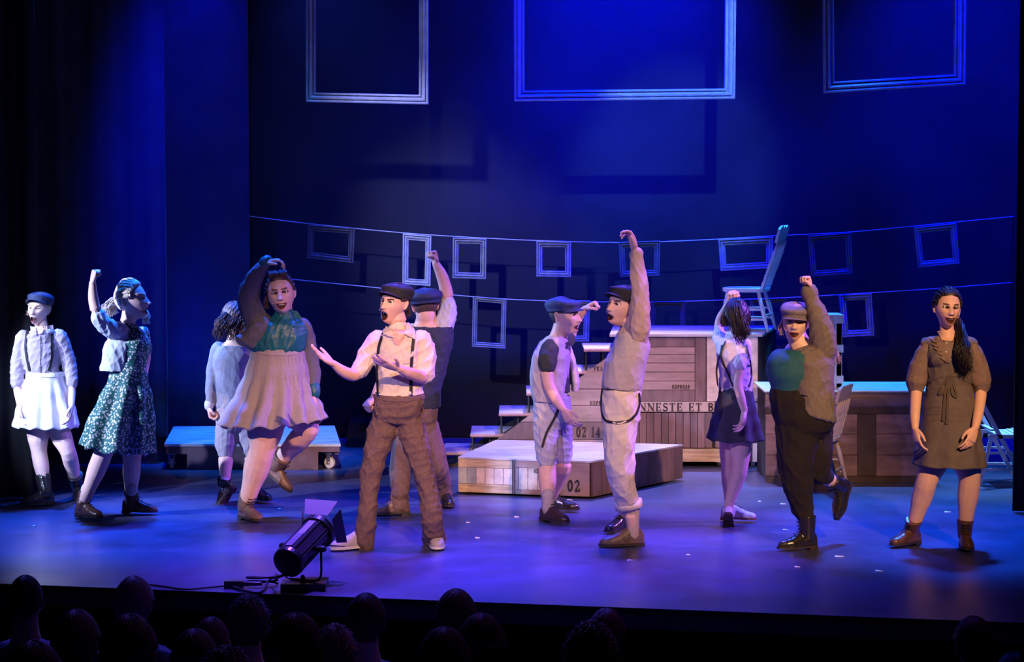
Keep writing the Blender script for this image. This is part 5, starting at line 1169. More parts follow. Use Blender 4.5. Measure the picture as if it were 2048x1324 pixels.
mb = MB(); f.limb(mb, [(1272, 684, 22, -.07), (1279, 655, 23.5, -.1), (1280, 620, 22, -.1), (1280, 588, 20.5, -.08), (1276, 548, 18, -.05), (1274, 516, 15.5, -.03), (1273, 508, 15.5, -.03)]); mb.tube([f.p(1261, 655, .01), f.p(1262, 668, 0)], [.07, .1], 20)
f.limb(mb, [(1250, 675, 18, .14), (1240, 715, 17, .19), (1236, 750, 15, .19)])
f.cloth('shirt', mb, ts, fold=.010, sc=.9, seed=81)
mb = MB(); f.torso(mb, [(1263, 660, 22, .11), (1264, 672, 33, .14), (1261, 695, 39, .16), (1251, 728, 43, .165), (1245, 760, 43, .16), (1243, 778, 41, .155, 0, -.12)]); vo_ = f.cloth('knit_vest', mb, sw, fold=.007, sc=1.3, seed=82)
f.ribbon('hem_rib', [(1203, 771), (1225, 780), (1250, 782), (1280, 776)], 6, sw, ['knit_vest'], vo_, .001, .003)
mb = MB(); f.torso(mb, [(1243, 776, 41, .15), (1242, 805, 42, .155), (1241, 838, 40, .15)], taper=True); f.limb(mb, [(1240, 842, 38, -.04), (1238, 885, 33, -.07), (1236, 925, 30, -.08), (1246, 970, 26, -.06), (1258, 1010, 25, k1[2])])
f.limb(mb, [(1248, 845, 30, .07), (1246, 900, 27, .1), (1247, 960, 24, .1), (1249, 1005, 22, k2[2])])
to = f.cloth('trousers', mb, ct, fold=.011, sc=1.1, seed=83)
mb = MB(); P_, R_ = f.pts([(1256, 1001, 28, k1[2]), (1259, 1017, 28.5, k1[2])]); mb.tube(P_, R_, 24, False); mb.build('turned_cuff', ct, to, True)
f.ribbon('side_pocket', [(1226, 845), (1238, 848), (1252, 842)], 3, ct, ['trousers'], to)
f.ribbon('suspender', [(1206, 778), (1203, 800), (1204, 826), (1212, 842), (1232, 846), (1258, 842), (1272, 828), (1279, 806), (1277, 786)], 5, black, ['trousers'])
mb = MB(); A = P(k1[0], k1[1], f.Y + k1[2]); mb.tube([A + V((0, 0, -.03)), A + V((-.003, 0, .05)), A + V((-.006, 0, .14))], [.044, .043, .05], 18, True); mb.build('sock', mat('pinkish_sock', (.50, .38, .34), .9, .1, 40), f.root, True)
f.shoe(G(1266, 1092) + V((0, 0, .1)), -76, 0, None, 1.12, 0, bootT, soleK, laceM); f.shoe(G(1249, 1062) + V((0, 0, .1)), -40, 0, None, 1.0, 0, bootK, soleK, laceM)
hm = MATS['short_black_hair']; f.hair_cap(hm, .006, .055, nape=-.075, capped=True).build('hair', hm, f.root, True)
f.cap(MATS['black_flat_cap'], tilt=.25, zoff=.004, back=.012, brimL=.045); f.mic(1)

f.tuck()
# ---- 9  girl from behind in white blouse
f = Fig('person seen from behind with long dark ponytail, white blouse and short dark skirt', 1462, 1048)
f.head(1474, 634, 68, 158, -6, 6, opn=0, fem=1); f.neck(1472, 672, 13)
T9 = [(1470, 672, 15, .05), (1468, 684, 31, .085), (1468, 710, 33, .115), (1470, 745, 29, .10), (1472, 775, 31, .11), (1472, 805, 38, .13), (1472, 835, 38, .13), (1472, 855, 24, .1)]
f.torso(f.body, T9, -.014)
f.limb(f.body, [(1492, 692, 12, -.06), (1484, 730, 11, -.12), (1476, 765, 10, -.16), (1482, 795, 9.5, -.2), (1489, 822, 7, -.22)], -.001)
f.hand(f.p(1489, 822, -.22), f.p(1483, 856, -.23), (-.6, -.2, 0), -1, 'relaxed', .165)
f.limb(f.body, [(1442, 690, 12, .05), (1438, 665, 11, .16), (1440, 640, 10, .2), (1452, 618, 9, .18), (1461, 605, 7, .14)], -.001)
f.hand(f.p(1461, 605, .14), f.p(1464, 582, .1), (.5, -.8, 0), 1, 'fist', .165)
k1 = (1457, 1012, -.06); k2 = ank(f, 1459, 1043, .1)
f.limb(f.body, leg_path((1484, 845, -.04), (1480, 938, -.08), (1456, 1015, -.08), 25, 16, 9, 16)); f.limb(f.body, leg_path((1460, 845, .04), (1456, 940, .06), k2, 24, 14, 9, 14))
f.finish()
wb9 = mat('white_blouse', (.72, .70, .76), .8, .05, 20, .3, 120, wr=0.02); dk9 = mat('charcoal_skirt_cloth', (.045, .045, .055), .9, .15, 30, .3, 140, wr=0.008)
mb = MB(); f.torso(mb, T9[1:5] + [(1471, 782, 31, .115)], .012); mb.tube([f.p(1471, 672, 0), f.p(1470, 684, 0)], [.062, .11], 18)
f.limb(mb, [(1488, 690, 17, -.04), (1484, 712, 17, -.09), (1480, 730, 15, -.13)]); f.limb(mb, [(1446, 692, 15, .05), (1440, 676, 15, .11), (1438, 664, 14, .15)])
f.cloth('blouse', mb, wb9, fold=.012, sc=.75, seed=91)
mb = MB(); mb.tube([f.p(1471, 668, 0), f.p(1471, 678, 0)], [.062, .068], 20, False); mb.build('collar', wb9, f.root, True)
f.skirt('skirt', [(1471, 776, 31, .115, 0), (1472, 790, 35, .13, 0), (1472, 820, 42, .155, .3), (1472, 850, 49, .18, .8), (1472, 879, 55, .20, 1.2)], dk9, 7, .014, 9, hemwave=.006)
f.ribbon('waistband', [(1441, 778), (1471, 781), (1502, 778)], 7, dk9, ['skirt']); patch(f, 'pocket_flap', [(1450, 800), (1470, 802), (1468, 812), (1452, 812)], ['skirt'], dk9, None, .002, .003)
for L_ in ([(1452, 683), (1440, 712), (1432, 745), (1437, 772)], [(1445, 690), (1442, 715), (1458, 750), (1466, 774)], [(1492, 690), (1499, 720), (1503, 750), (1497, 774)]): f.ribbon('suspender', L_, 3.5, black, ['blouse'])
sad = mat('saddle_shoe_white_brown', (.62, .58, .58), .45, .1, 20); sad2 = mat('orange_brown_sole', (.35, .13, .05), .5)
f.shoe(f.p(1458, 1024, -.1), 170, -55, f.p(1462, 990, -.08), .93, .02, sad, bks, laceM); f.shoe(G(1459, 1043) + V((0, 0, .1)), 72, 0, None, .93, 0, sad, sad2, laceM)
hm = mat('very_dark_hair', (.012, .007, .010), .45, .3, 40, .5, 120); h = f.hair_cap(hm, .018, .05, ears=False, curl=.2)
for q in range(7):
    xx = .05 - q * .012; f.strand_lock(h, [f.hp(xx * .6, -.05, .10), f.hp(xx, -.11, .05), f.hp(xx + .03, -.12, -.05), f.hp(xx + .06, -.10, -.15 - .008 * q)], 26, .014, .026, .009, 1.6, .0032, seed=90 + q)
for q in range(4): f.strand_lock(h, [f.hp(-.05, -.06, .05), f.hp(-.075, -.08, -.0), f.hp(-.075, -.075, -.07)], 12, .01, .018, .008, 1.5, .003, seed=98 + q)
h.build('hair', hm, f.root, True)
mb = MB(); 
for i in range(1): mb.tube([f.hp(.035 + .022 * math.cos(t), -.085 + .01 * math.sin(t), .085 + .02 * math.sin(t)) for t in [2 * math.pi * k / 12 for k in range(12)]], .006, 8, False)
mb.build('hair_tie', black, f.root, True)

f.tuck()
# ---- 10  woman in cap and cardigan
f = Fig('person in grey newsboy cap, long grey cardigan and black trousers, one foot kicked back', 1605, 1096); f.skin = m_skin2
f.head(1591, 645, 76, -10, 0, 4, opn=.45, fem=1, fat=.6, light=True, mw=.024, look=(.05, 0), smile=.5); f.neck(1600, 688, 20)
TA = [(1604, 686, 22, .08), (1604, 698, 40, .14), (1592, 720, 56, .18), (1588, 745, 56, .185), (1594, 770, 54, .17), (1600, 800, 62, .19), (1608, 835, 64, .21), (1610, 865, 60, .2), (1604, 890, 40, .14)]
f.torso(f.body, TA, -.022)
f.limb(f.body, [(1645, 700, 26, -.08), (1643, 660, 24, -.1), (1634, 628, 21, -.1), (1624, 600, 15, -.08), (1618, 580, 10.5, -.06)], -.006)
f.hand(f.p(1618, 580, -.06), f.p(1612, 552, -.07), (-.8, -.6, 0), 1, 'fist', .17)
f.limb(f.body, [(1585, 700, 18, .2), (1570, 740, 17, .25), (1568, 780, 14, .25), (1572, 815, 9, .2)], -.006); f.hand(f.p(1572, 815, .2), f.p(1574, 840, .2), (.8, 0, 0), 1, 'relaxed', .165)
k1 = ank(f, 1614, 1099, .1); k2 = (1672, 968, .18)
LA = leg_path((1596, 870, -.04), (1592, 950, -.06), k1, 44, 30, 12, 27); LB = [(1620, 870, 40, .06), (1632, 918, 30, .02), (1636, 945, 25, .02), (1652, 955, 18, .1), (1670, 967, 13, .17)]
f.limb(f.body, LA, -.012); f.limb(f.body, LB, -.006)
f.finish()
tl10 = mat('teal_jersey_top', (.012, .11, .15), .75, .1, 30, .3, 200, wr=0.006); cg10 = mat('grey_brown_cardigan', (.19, .165, .155), .92, .12, 60, .5, 240, wr=0.012); bk10 = mat('black_cotton_trousers', (.011, .009, .011), .9, .2, 30, .3, 140, wr=0.018)
mb = MB(); f.torso(mb, TA[1:5] + [(1596, 780, 54, .17)], .0); mb.ellipsoid(f.p(1563, 728, -.03), V((.095, 0, 0)), V((0, .12, 0)), V((0, 0, .1)), 24, 16); f.cloth('top', mb, tl10, fold=.003, seed=101)
mb = MB(); f.torso(mb, [(1622, 690, 24, .12), (1620, 702, 42, .17), (1622, 730, 47, .20), (1622, 765, 45, .21), (1624, 800, 46, .22), (1627, 826, 46, .225, 0, -.22), (1627, 833, 42, .21, 0, -.3)])
f.limb(mb, [(1645, 700, 31, -.06), (1644, 665, 27, -.1), (1635, 632, 23, -.1), (1625, 605, 17, -.08), (1619, 588, 14, -.06)])
co_ = f.cloth('cardigan', mb, cg10, fold=.009, sc=1.2, seed=102)
mb = MB(); f.limb(mb, [(1620.5, 592, 17, -.065), (1618.5, 583, 17.5, -.06)], sub=2); mb.build('turned_cuff', cg10, co_, True)
patch(f, 'patch_pocket', [(1590, 758), (1619, 764), (1616, 792), (1586, 786)], ['cardigan'], cg10, co_, .002, .004)
mb = MB(); f.torso(mb, [(1596, 775, 56, .175), (1600, 800, 63, .2), (1608, 835, 64, .215), (1610, 855, 58, .2)], taper=True)
f.limb(mb, [(1596, 858, 49, -.04), (1592, 910, 41, -.06), (1594, 960, 34, -.06), (1604, 1010, 26, -.04), (1611, 1033, 19, k1[2])]); f.limb(mb, [(1622, 855, 47, .06), (1634, 912, 34, .02), (1638, 943, 27, .02), (1650, 952, 20, .08)])
f.cloth('trousers', mb, bk10, fold=.010, sc=1.1, seed=103)
f.shoe(G(1614, 1099) + V((0, 0, .1)), -70, 0, P(k1[0] - 1, k1[1] - 60, f.Y + k1[2]), 1.02, .12, bootK, soleK, laceM, pointy=1, sr=1.12); f.shoe(f.p(1679, 972, .2), -38, -60, f.p(1652, 956, .1), 1.02, .10, bootK, soleK, laceM, pointy=1)
hm = mat('pinkish_blonde_hair', (.50, .33, .28), .5, .3, 30, .5, 120); h = f.hair_cap(hm, .010, .055, capped=True)
for q in range(6): f.strand_lock(h, [f.hp(-.06, -.07, .0), V(f.p(1643, 668, .12 + .01 * q)), V(f.p(1661, 690 + q * 2, .1)), V(f.p(1666 + q, 708, .08)), V(f.p(1672 + q * 2, 716 + 3 * q, .06))], 7, .010, .028, .010, 1.6, .0022, seed=110 + q)
for q in range(3): f.strand_lock(h, [f.hp(.07, .0, .02), f.hp(.088, .01, -.03), f.hp(.078, .02, -.09)], 9, .006, .014, .008, 1.6, .0022, seed=120 + q)
h.build('hair', hm, f.root, True)
f.cap(mat('purple_grey_tweed_cap', (.22, .20, .24), .9, .2, 60, .4, 200), tilt=-.02, puff=1.06, zoff=.004, back=.0, brimL=.05, name='newsboy_cap'); f.mic(1)

f.tuck()
# ---- 11  woman in brown dress, right
f = Fig('person smiling at the far right in brown belted dress with sheer sleeves and side ponytail', 1885, 1096)
f.head(1895, 617, 76, 3, 0, 4, opn=.55, fem=1, mw=.027, look=(-.15, 0), smile=1.2); f.neck(1894, 668, 14)
TC = [(1895, 668, 16, .05), (1896, 680, 44, .085), (1897, 705, 50, .12), (1898, 735, 46, .115), (1898, 768, 43, .11), (1899, 800, 50, .13), (1900, 840, 56, .14), (1900, 870, 54, .13), (1900, 895, 30, .09)]
f.torso(f.body, TC, -.018)
f.limb(f.body, [(1852, 690, 15, 0), (1838, 740, 14, .02), (1833, 780, 12.5, .0), (1830, 825, 11, -.08), (1830, 856, 8, -.12)], -.001); f.limb(f.body, [(1944, 690, 15, 0), (1958, 740, 14, .02), (1962, 780, 12.5, 0), (1957, 825, 11, -.13), (1950, 856, 8, -.20)], -.001)
f.hand(f.p(1830, 856, -.12), f.p(1836, 893, -.15), (.8, .3, 0), 1, 'relaxed', .17, .3); f.hand(f.p(1950, 856, -.20), f.p(1938, 892, -.24), (-.5, .9, 0), -1, 'relaxed', .17, .4)
k1 = ank(f, 1824, 1091, .1); k2 = ank(f, 1929, 1096, .1)
f.limb(f.body, leg_path((1876, 895, 0), (1854, 960, -.02), k1, 36, 22, 11.5, 22)); f.limb(f.body, leg_path((1930, 895, 0), (1939, 958, -.02), k2, 36, 22, 11.5, 22))
f.finish()
dm = mat('brown_taupe_dress', (.12, .10, .095), .85, .12, 16, .4, 140, wr=0.014); slv = mat('sheer_brown_sleeve', (.20, .14, .12), .8, .1, 20, .3, 120, wr=0.014)
mb = MB(); f.torso(mb, TC[1:5] + [(1899, 785, 45, .12)], .004); 
for sx in (-1, 1): mb.ellipsoid(f.p(1897 + sx * 20, 718, -.075), V((.062, 0, 0)), V((0, .06, 0)), V((0, 0, .058)), 20, 14)
for L_ in ([(1872, 682, 12, 0), (1854, 689, 16, 0)], [(1922, 682, 12, 0), (1942, 689, 16, 0)]): f.limb(mb, L_, sub=2)
bo = f.cloth('dress_bodice', mb, dm, fold=.005, sc=.9, seed=111)
patch(f, 'sheer_yoke', [(1868, 678), (1924, 678), (1900, 726), (1890, 726)], ['dress_bodice', 'body'], slv, bo, .003, .002); patch(f, 'skin_neckline', [(1874, 662), (1918, 662), (1908, 682), (1884, 682)], ['dress_bodice', 'body'], f.skin, f.bodyo, .006, .002)
for k in range(5): f.ribbon('ruffle', [(1860 + k * 5, 678 + k * 9), (1868 + k * 5, 684 + k * 9), (1877 + k * 4, 683 + k * 9)], 4, slv, ['dress_bodice'], bo, .004, .006)
buttons(f, [(1893, 686), (1892, 704)], ['dress_bodice'], bo, .006, mat('pearl_button', (.8, .8, .75), .2))
mb = MB(); f.limb(mb, [(1860, 688, 17, 0), (1848, 708, 19, .0), (1838, 738, 22, .01), (1833, 762, 23, .01), (1832, 772, 20, .01)]); f.cloth('sleeve', mb, slv, fold=.006, seed=112)
mb = MB(); f.limb(mb, [(1936, 688, 17, 0), (1948, 708, 19, .0), (1957, 738, 22, .01), (1961, 762, 23, .01), (1962, 772, 20, .01)]); f.cloth('sleeve', mb, slv, fold=.006, seed=113)
def ruch(co, no): return co
f.skirt('dress_skirt', [(1898, 768, 43, .125, 0), (1899, 785, 47, .135, 0), (1899, 820, 54, .155, .1), (1900, 870, 62, .18, .4), (1900, 908, 69, .20, .8), (1900, 930, 72, .21, 1, 0, -.02)], dm, 9, .008, 14, hemwave=.004)
f.ribbon('waist_tie', [(1852, 764), (1880, 752), (1898, 748), (1918, 752), (1942, 764)], 6, dm, ['dress_bodice'], bo, .002, .004)
for k in range(6): f.ribbon('gather', [(1856, 776 + 13 * k), (1880, 774 + 13 * k), (1912, 777 + 13 * k), (1944, 775 + 13 * k)], 3.2, dm, ['dress_skirt', 'dress_bodice'], bo, .0005, .005, 5)
for L_ in ([(1898, 750), (1884, 772), (1878, 790), (1892, 782), (1897, 756)], [(1899, 750), (1908, 772), (1914, 796), (1904, 790), (1900, 758)], [(1896, 756), (1890, 790), (1887, 835), (1886, 842)], [(1899, 756), (1896, 795), (1894, 838), (1893, 848)]):
    f.ribbon('bow_ribbon', L_, 4.5, mat('dark_brown_ribbon', (.08, .06, .05), .8), ['dress_skirt', 'dress_bodice'], bo, .010, .004)
f.shoe(G(1824, 1091) + V((0, 0, .1)), -52, 0, f.p(1832, 1010), .98, .085, bootB, soleK, laceM); f.shoe(G(1929, 1096) + V((0, 0, .1)), -4, 0, f.p(1932, 1010), .98, .085, bootB, soleK, laceM)
hm = MATS['very_dark_hair']; h = f.hair_cap(hm, .010, .064, side=-.004); f.sweep(h, (-.05, -.08, -.02), 15, 16, seed=240)
for q in range(8): f.strand_lock(h, [f.hp(-.06, -.07, -.03), V(f.p(1918, 655, .04)), V(f.p(1924, 685, -.12)), V(f.p(1926, 715, -.17)), V(f.p(1930 + q, 735 + 2 * q, -.16))], 24, .018, .042, .016, 3.0, .0032, seed=130 + q)
for q in range(3): f.strand_lock(h, [f.hp(.06, .02, .07), f.hp(.082, -.01, .05), f.hp(.085, -.04, .0)], 8, .006, .01, .006, 2, .0026, seed=140 + q)
h.build('hair', hm, f.root, True); f.mic(-1)
f.tuck()

# ================================================================== STAGE LANTERN, front left of centre
bk = mat('black_lantern_metal', (.03, .03, .035), .32, .1, 20, spec=.7); bk2 = mat('black_satin_plate', (.05, .05, .06), .35)
g = G(612, 1183); YL = g.y; root = thing('stage_lantern', 'black barrel stage lantern with barn doors tilted on its yoke at the stage edge', 'spotlight', g)
a0 = P(575, 1126, YL - .05); a1 = P(637, 1062, YL + .28); ax = (a1 - a0).normalized(); sx = ax.cross(V((0, 0, 1))).normalized(); ux = sx.cross(ax).normalized()
Lb_ = (a1 - a0).length; rb = .092
def circ(c, r, n=32, sq=1.0): return [c + sx * r * math.cos(2 * math.pi * i / n) + ux * r * math.sin(2 * math.pi * i / n) for i in range(n)]
def oct_(c, r): return [c + sx * r * math.cos(math.radians(22.5 + 45 * i)) + ux * r * math.sin(math.radians(22.5 + 45 * i)) for i in range(8)]
mb = MB(); mb.rings([oct_(a0 + ax * t * Lb_, r) for t, r in ((.06, rb), (.95, rb))], True); barrel = mb.build('barrel', bk, root)
mb = MB(); mb.rings([circ(a0 + ax * t * Lb_, r) for t, r in ((-.03, rb * .5), (-.02, rb * .92), (.0, rb * 1.0), (.07, rb * 1.04), (.08, rb * .9))], True); mb.build('rear_cap', bk, root, False)
mb = MB(); mb.rings([circ(a0 + ax * t * Lb_, r) for t, r in ((.93, rb * .9), (.93, rb * 1.12), (1.02, rb * 1.15), (1.02, rb * .85), (.97, rb * .8))], True); mb.build('front_ring', bk, root)
for i in range(8):      # long fins on the flats
    an = math.radians(45 * i + 45); nn = sx * math.cos(an) + ux * math.sin(an); tt = sx * -math.sin(an) + ux * math.cos(an)
    for k in (() if i == 1 else (-1, 1)):
        mb = MB(); c0 = a0 + ax * .08 * Lb_ + nn * rb * .925 + tt * k * rb * .3; c1 = a0 + ax * .92 * Lb_ + nn * rb * .925 + tt * k * rb * .3
        mb.hexa([c0 + tt * q * .0025 + nn * w_ for q, w_ in ((-1, -.004), (1, -.004), (1, .006), (-1, .006))], [c1 + tt * q * .0025 + nn * w_ for q, w_ in ((-1, -.004), (1, -.004), (1, .006), (-1, .006))]); mb.build('fin', bk2, barrel)
nn = ux.copy(); tt = nn.cross(ax).normalized()
lv = mat('lantern_lit_grey', (.42, .40, .46), .5)  # pale tone stands in for light on top plate, slats and upper door
mb = MB(); c0 = a0 + ax * .50 * Lb_ + nn * rb * .945; c1 = a0 + ax * .90 * Lb_ + nn * rb * .945
mb.hexa([c0 + tt * q * .022 + nn * w_ for q, w_ in ((-1, 0), (1, 0), (1, .004), (-1, .004))], [c1 + tt * q * .022 + nn * w_ for q, w_ in ((-1, 0), (1, 0), (1, .004), (-1, .004))]); mb.build('top_plate', lv, barrel)
for k in range(11):
    c0 = a0 + ax * (.12 + .034 * k) * Lb_ + nn * rb * .945; c1 = c0 + ax * .008; mb = MB()
    mb.hexa([c0 + tt * q * .022 + nn * w_ for q, w_ in ((-1, 0), (1, 0), (1, .006), (-1, .006))], [c1 + tt * q * .022 + nn * w_ for q, w_ in ((-1, 0), (1, 0), (1, .006), (-1, .006))]); mb.build('cooling_slat', lv, barrel)
fc = a0 + ax * 1.03 * Lb_
for (dx, open_, m_) in ((ux, .55, lv), (-ux, .5, bk), (sx, .35, bk), (-sx, .45, bk)):
    td = ax.cross(dx).normalized(); h0 = fc + dx * rb * 1.1; dr = (ax * math.cos(open_) + dx * math.sin(open_)); mb = MB(); dl_ = .10 if m_ is lv else .075
    q = [h0 - td * rb * .85, h0 + td * rb * .85, h0 + td * rb * 1.2 + dr * dl_, h0 - td * rb * 1.2 + dr * dl_]; nn_ = td.cross(dr).normalized() * .0025
    mb.hexa([p_ - nn_ for p_ in q], [p_ + nn_ for p_ in q]); mb.build('barn_door', m_, root)
c = a0 + ax * .48 * Lb_
base_z = .04
yk = [c + sx * (rb + .03), V((c.x + (sx.x) * (rb + .03), c.y + sx.y * (rb + .03), base_z + .05)), V((c.x + sx.x * (rb), c.y + sx.y * rb, base_z + .012)), V((c.x, c.y, base_z + .008)), V((c.x - sx.x * rb, c.y - sx.y * rb, base_z + .012)), V((c.x - sx.x * (rb + .03), c.y - sx.y * (rb + .03), base_z + .05)), c - sx * (rb + .03)]
mb = MB(); mb.tube(yk, .007, 10, True, sub=5); mb.build('yoke', bk, root, True)
for sg in (-1, 1):
    mb = MB(); mb.tube([c + sx * sg * (rb - .01), c + sx * sg * (rb + .045)], [.016, .020], 12, True); mb.build('tilt_knob', bk, root, True)
mb = MB(); mb.box((c.x - .12, c.y - .10, 0), (c.x + .14, c.y + .14, base_z)); mb.build('floor_plate', bk2, root)
mb = MB(); mb.tube([V((c.x, c.y, base_z)), V((c.x, c.y, base_z + .025))], .014, 8, True); mb.build('yoke_bolt', bk, root, True)
cb_ = mat('black_rubber_cable', (.012, .012, .014), .5)
z_ = .012; pA = a0 - ux * rb * .7; gz_ = lambda x, y: G(x, y) + V((0, 0, z_))
mb = MB(); mb.tube([pA, pA + V((-.06, -.02, -.02)), gz_(540, 1172) + V((0, 0, .03)), gz_(524, 1186), gz_(505, 1189), gz_(475, 1181), gz_(460, 1176)], .009, 8, True, sub=5); mb.build('power_cable', cb_, root, True)
pb = G(470, 1176); root2 = thing('cable_connector', 'black cable connector box lying on the stage edge left of the lantern', 'connector', pb)
mb = MB(); mb.box((pb.x - .06, pb.y - .03, 0), (pb.x + .05, pb.y + .03, .045)); mb.build('housing', bk2, root2)
mb = MB(); mb.tube([pb + V((.05, 0, .025)), pb + V((.15, 0, .025))], [.016, .012], 12, True); mb.build('plug', bk2, root2, True)
mb = MB(); mb.tube([pb + V((.0, .05, .012)) + V((.15 + .09 * math.cos(t), .02 + .05 * math.sin(t), .004 * t)) for t in [i * .5 for i in range(27)]], .007, 8, True, sub=2); tag(mb.build('coiled_cable', cb_, None, True, org=pb), 'loose coil of black cable between the connector box and the lantern', 'cable')
mb = MB(); q = [(0, 1172), (150, 1176), (300, 1180), (360, 1187), (440, 1184)]; q = [(300, 1178), (330, 1182), (370, 1187), (420, 1183), (462, 1179)]
mb.tube([G(x, y - 6) + V((0, 0, .008)) for x, y in q], .006, 6, True, sub=4); tag(mb.build('edge_cable', cb_, None, True, org=G(380, 1180)), 'black cable running along the front edge of the stage', 'cable')

# ================================================================== PAPER SCRAPS
pm = mat('white_paper_scrap', (.85, .85, .88), .6)
sc_ = [(1758, 1142, 15, 3, 'brightest white scrap, alone on the front right floor'), (1678, 1113, 18, 3, 'white scrap on the floor in front of the raised-arm cardigan wearer'), (1377, 1110, 8, 4, 'white scrap between the vest wearer and the ponytail girl'), (1572, 1060, 14, 2, 'thin scrap left of the black ankle boot'), (1520, 1003, 7, 3, 'small scrap just left of the trunk foot'), (1566, 1008, 10, 3, 'scrap near the ponytail girl by the trunk'), (1262, 1121, 16, 3, 'scrap in front of the brown shoe of the vest wearer'), (1140, 1000, 12, 3, 'scrap beside the front edge of the crate platform'), (1033, 1034, 9, 3, 'scrap left of the shoes of the person in shorts'), (660, 1022, 9, 2, 'scrap on the blue floor behind the lantern'), (560, 1018, 8, 2, 'scrap near the lifted boot of the teal blouse wearer'), (70, 1052, 9, 2, 'scrap at the far left near the dark boots'), (1895, 1024, 12, 2, 'scrap between the legs of the person in the brown dress'), (1595, 1134, 12, 2, 'faint scrap on the front floor right of centre'), (936, 1045, 8, 2, 'scrap in the open floor right of the singer'), (955, 1076, 9, 2, 'nearer scrap in the open floor right of the singer')]
for x, y, w_, h_, lb in sc_:
    g = G(x, y); s_ = S(g.y); mb = MB(); a = random.uniform(-.5, .5); L_ = w_ / s_; W_ = .012
    e1 = V((math.cos(a), math.sin(a), 0)) * L_ / 2; e2 = V((-math.sin(a), math.cos(a), 0)) * W_
    mb.hexa([g - e1 - e2, g + e1 - e2, g + e1 * .8 + e2, g - e1 * .9 + e2], [p_ + V((0, 0, .0015 + .004 * (k % 2))) for k, p_ in enumerate((g - e1 - e2, g + e1 - e2, g + e1 * .8 + e2, g - e1 * .9 + e2))])
    tag(mb.build('paper_scrap', pm, org=g), lb, 'paper', 'white scraps on the stage floor')

# ================================================================== AUDIENCE
def audience(x, ytop, wpx, label, hair=(.04, .03, .03), bald=False, frizz=False, coat=(.03, .03, .05), yaw=180, longh=False, hw=.175, tiltr=0):
    Y = FPX * hw / wpx; c_top = P(x, ytop, Y); Hd = .245; zc_ = c_top.z - Hd / 2 - .005
    q = proj(V((c_top.x, Y, zc_))); f = Fig(label, x, 0, Y=Y); zf = hz(Y) ; f.g.z = zf; f.root.location.z = zf
    f.head(q[0], q[1], Hd * .97 * f.S, yaw, -3, tiltr, opn=0); C = f.hc
    f.body.tube([C + V((0, .0, -.19)), C + V((0, 0, -.12)), C + V((0, 0, -.03))], [.075, .058, .055], 16, True)
    R = []
    for dz, a, b in ((-.17, .07, .06), (-.20, .15, .085), (-.24, .19, .11), (-.32, .20, .12), (-.5, .19, .12), (-.68, .18, .13), (-.80, .19, .15)):
        R.append([C + V((a * math.copysign(abs(math.cos(t)) ** .85, math.cos(t)), b * math.sin(t), dz)) for t in [2 * math.pi * i / 28 for i in range(28)]])
    f.body.rings(R[1:], True, 0)
    zs = zc_ - .78
    for sg in (-1, 1): f.body.tube([C + V((sg * .1, 0, -.74)), C + V((sg * .12, .12, -.76)), C + V((sg * .12, .16, -.95)), V((C.x + sg * .12, C.y + .12, zf + .06)), V((C.x + sg * .12, C.y + .2, zf + .04))], [.085, .065, .05, .04, .04], 10, True, sub=2)
    f.finish(.014)
    mb = MB(); mb.rings([[C + (p_ - C) * 1.0 + V(((p_.x - C.x) * .08, (p_.y - C.y) * .12, 0)) for p_ in r] for r in R], True)
    for sg in (-1, 1): mb.tube([C + V((sg * .17, 0, -.27)), C + V((sg * .21, .02, -.5)), C + V((sg * .15, .16, -.62))], [.065, .055, .045], 12, True, sub=3)
    cm = mat('coat_' + '_'.join(str(int(v * 1000)) for v in coat), coat, .9, .2, 10); cm.name = 'dark_coat'
    f.cloth('coat', mb, cm, .016, .008, 1.2, 5)
    hm_ = mat('ahair_' + '_'.join(str(int(v * 1000)) for v in hair), hair, .6, .3, 40); hm_.name = 'audience_hair'
    h = f.hair_cap(hm_, .006 if bald else .018, .055, nape=-.08, ears=not longh, curl=.6 if frizz else .1) if not bald else f.hair_cap(hm_, .004, .055, nape=-.075)
    rg = random.Random(int(x))
    if not bald:
        nS = 260 if frizz else 40
        for k in range(nS):
            a = rg.uniform(-2.6, 2.6) + math.pi; el = rg.uniform(-.4, 1.5); d_ = V((math.sin(a) * math.cos(el) * .09, math.cos(a) * math.cos(el) * .11, math.sin(el) * .128)); b0 = f.hp(*d_); n_ = (b0 - f.hc).normalized()
            tn = (V((0, 0, -1)) - n_ * -n_.z); tn = tn.normalized() if tn.length > .1 else V((0, 1, 0))
            l = .006 if not frizz else .015
            h.tube([b0, b0 + n_ * l * .6 + tn * l * .5, b0 + n_ * l * (1.1 if frizz else .5) + tn * l * 1.4], [.0016, .0012, .0008], 4, False)
    if longh:
        for q_ in range(6): f.strand_lock(h, [f.hp((q_ - 2.5) * .025, -.09, .03), f.hp((q_ - 2.5) * .034, -.11, -.06), f.hp((q_ - 2.5) * .036, -.10, -.17)], 14, .016, .024, .006, 1.2, .004, seed=q_)
    h.build('hair', hm_, f.root, True)
    return f
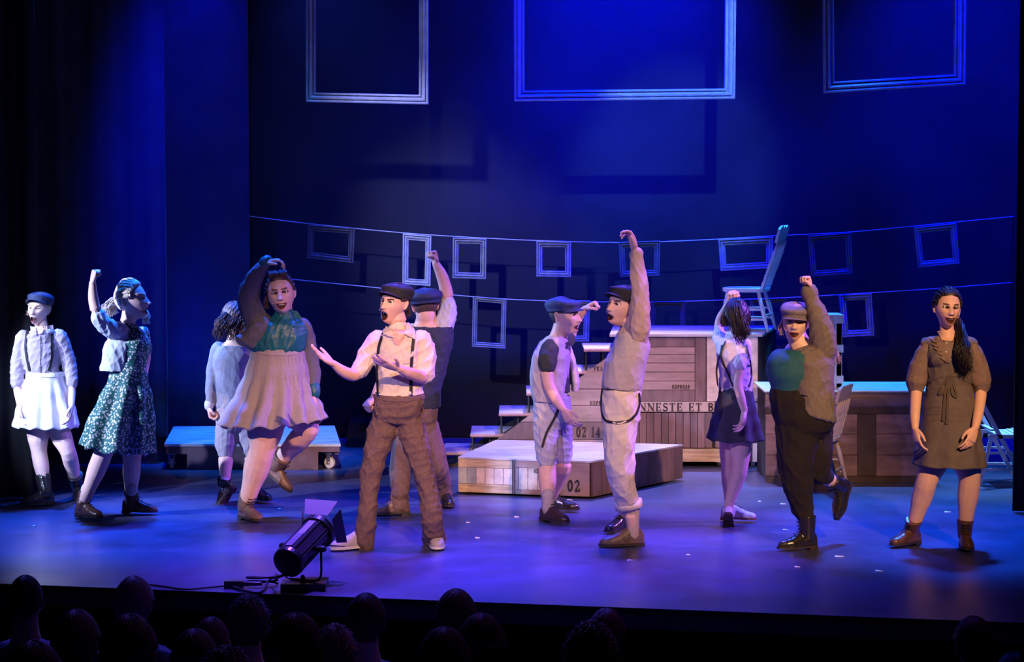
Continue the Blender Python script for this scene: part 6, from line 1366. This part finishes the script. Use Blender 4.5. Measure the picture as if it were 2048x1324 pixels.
audience(50, 1148, 84, 'audience member at the far left edge, bald crown and light collar', (.05, .04, .04), True, coat=(.10, .14, .25), hw=0.19)
audience(267, 1156, 76, 'audience member with wispy grey hair against the stage edge', (.30, .28, .32), coat=(.08, .10, .22), hw=0.172)
audience(497, 1196, 84, 'audience member with thinning curly hair below the lantern', (.09, .07, .08), frizz=True, hw=0.19)
audience(732, 1190, 84, 'audience member with short dark hair right of the lantern', (.03, .025, .03), hw=0.19)
audience(912, 1182, 88, 'audience member with tidy hair left of the empty dark stretch', (.07, .06, .08), coat=(.08, .1, .2), hw=0.19)
audience(150, 1224, 84, 'dark-haired head low between the two leftmost tall heads', (.02, .018, .02), hw=0.155)
audience(256, 1234, 112, 'large dark head in front of the grey-haired audience member', (.012, .01, .012), coat=(.02, .03, .09))
audience(421, 1232, 74, 'smooth bald head catching a purple rim, left of centre', (.10, .08, .09), True, hw=0.155)
audience(388, 1262, 84, 'dark head overlapping the smooth bald head from the left', (.02, .015, .015), hw=0.163)
audience(590, 1232, 116, 'biggest dark head, directly below the lantern base', (.012, .01, .01))
audience(668, 1256, 72, 'frizzy light-haired head beside the biggest dark head', (.16, .11, .11), frizz=True, hw=0.15)
audience(962, 1232, 86, 'long-haired dark head right of the tidy-haired one', (.02, .016, .02), longh=True, coat=(.03, .05, .18), hw=0.155)
audience(888, 1260, 106, 'dark head low in front of the tidy-haired one', (.012, .01, .012))
audience(1213, 1221, 84, 'reddish-haired head standing alone right of centre', (.09, .05, .06), coat=(.05, .05, .2), hw=0.19)
audience(1184, 1252, 108, 'frizzy dark head overlapping the reddish-haired one', (.02, .014, .016), frizz=True)
audience(1948, 1236, 78, 'lone dark head near the right edge of the frame', (.05, .035, .04))
audience(62, 1288, 112, 'dark head at the lower left corner', (.015, .012, .015), coat=(.05, .06, .15), hw=.152)
audience(2030, 1308, 74, 'top of a head at the lower right corner', (.05, .035, .04))
audience(452, 1303, 96, 'top of a curly head at the bottom edge below the bald one', (.03, .02, .02), frizz=True, hw=.14)
bpy.data.scenes.remove(TMP)
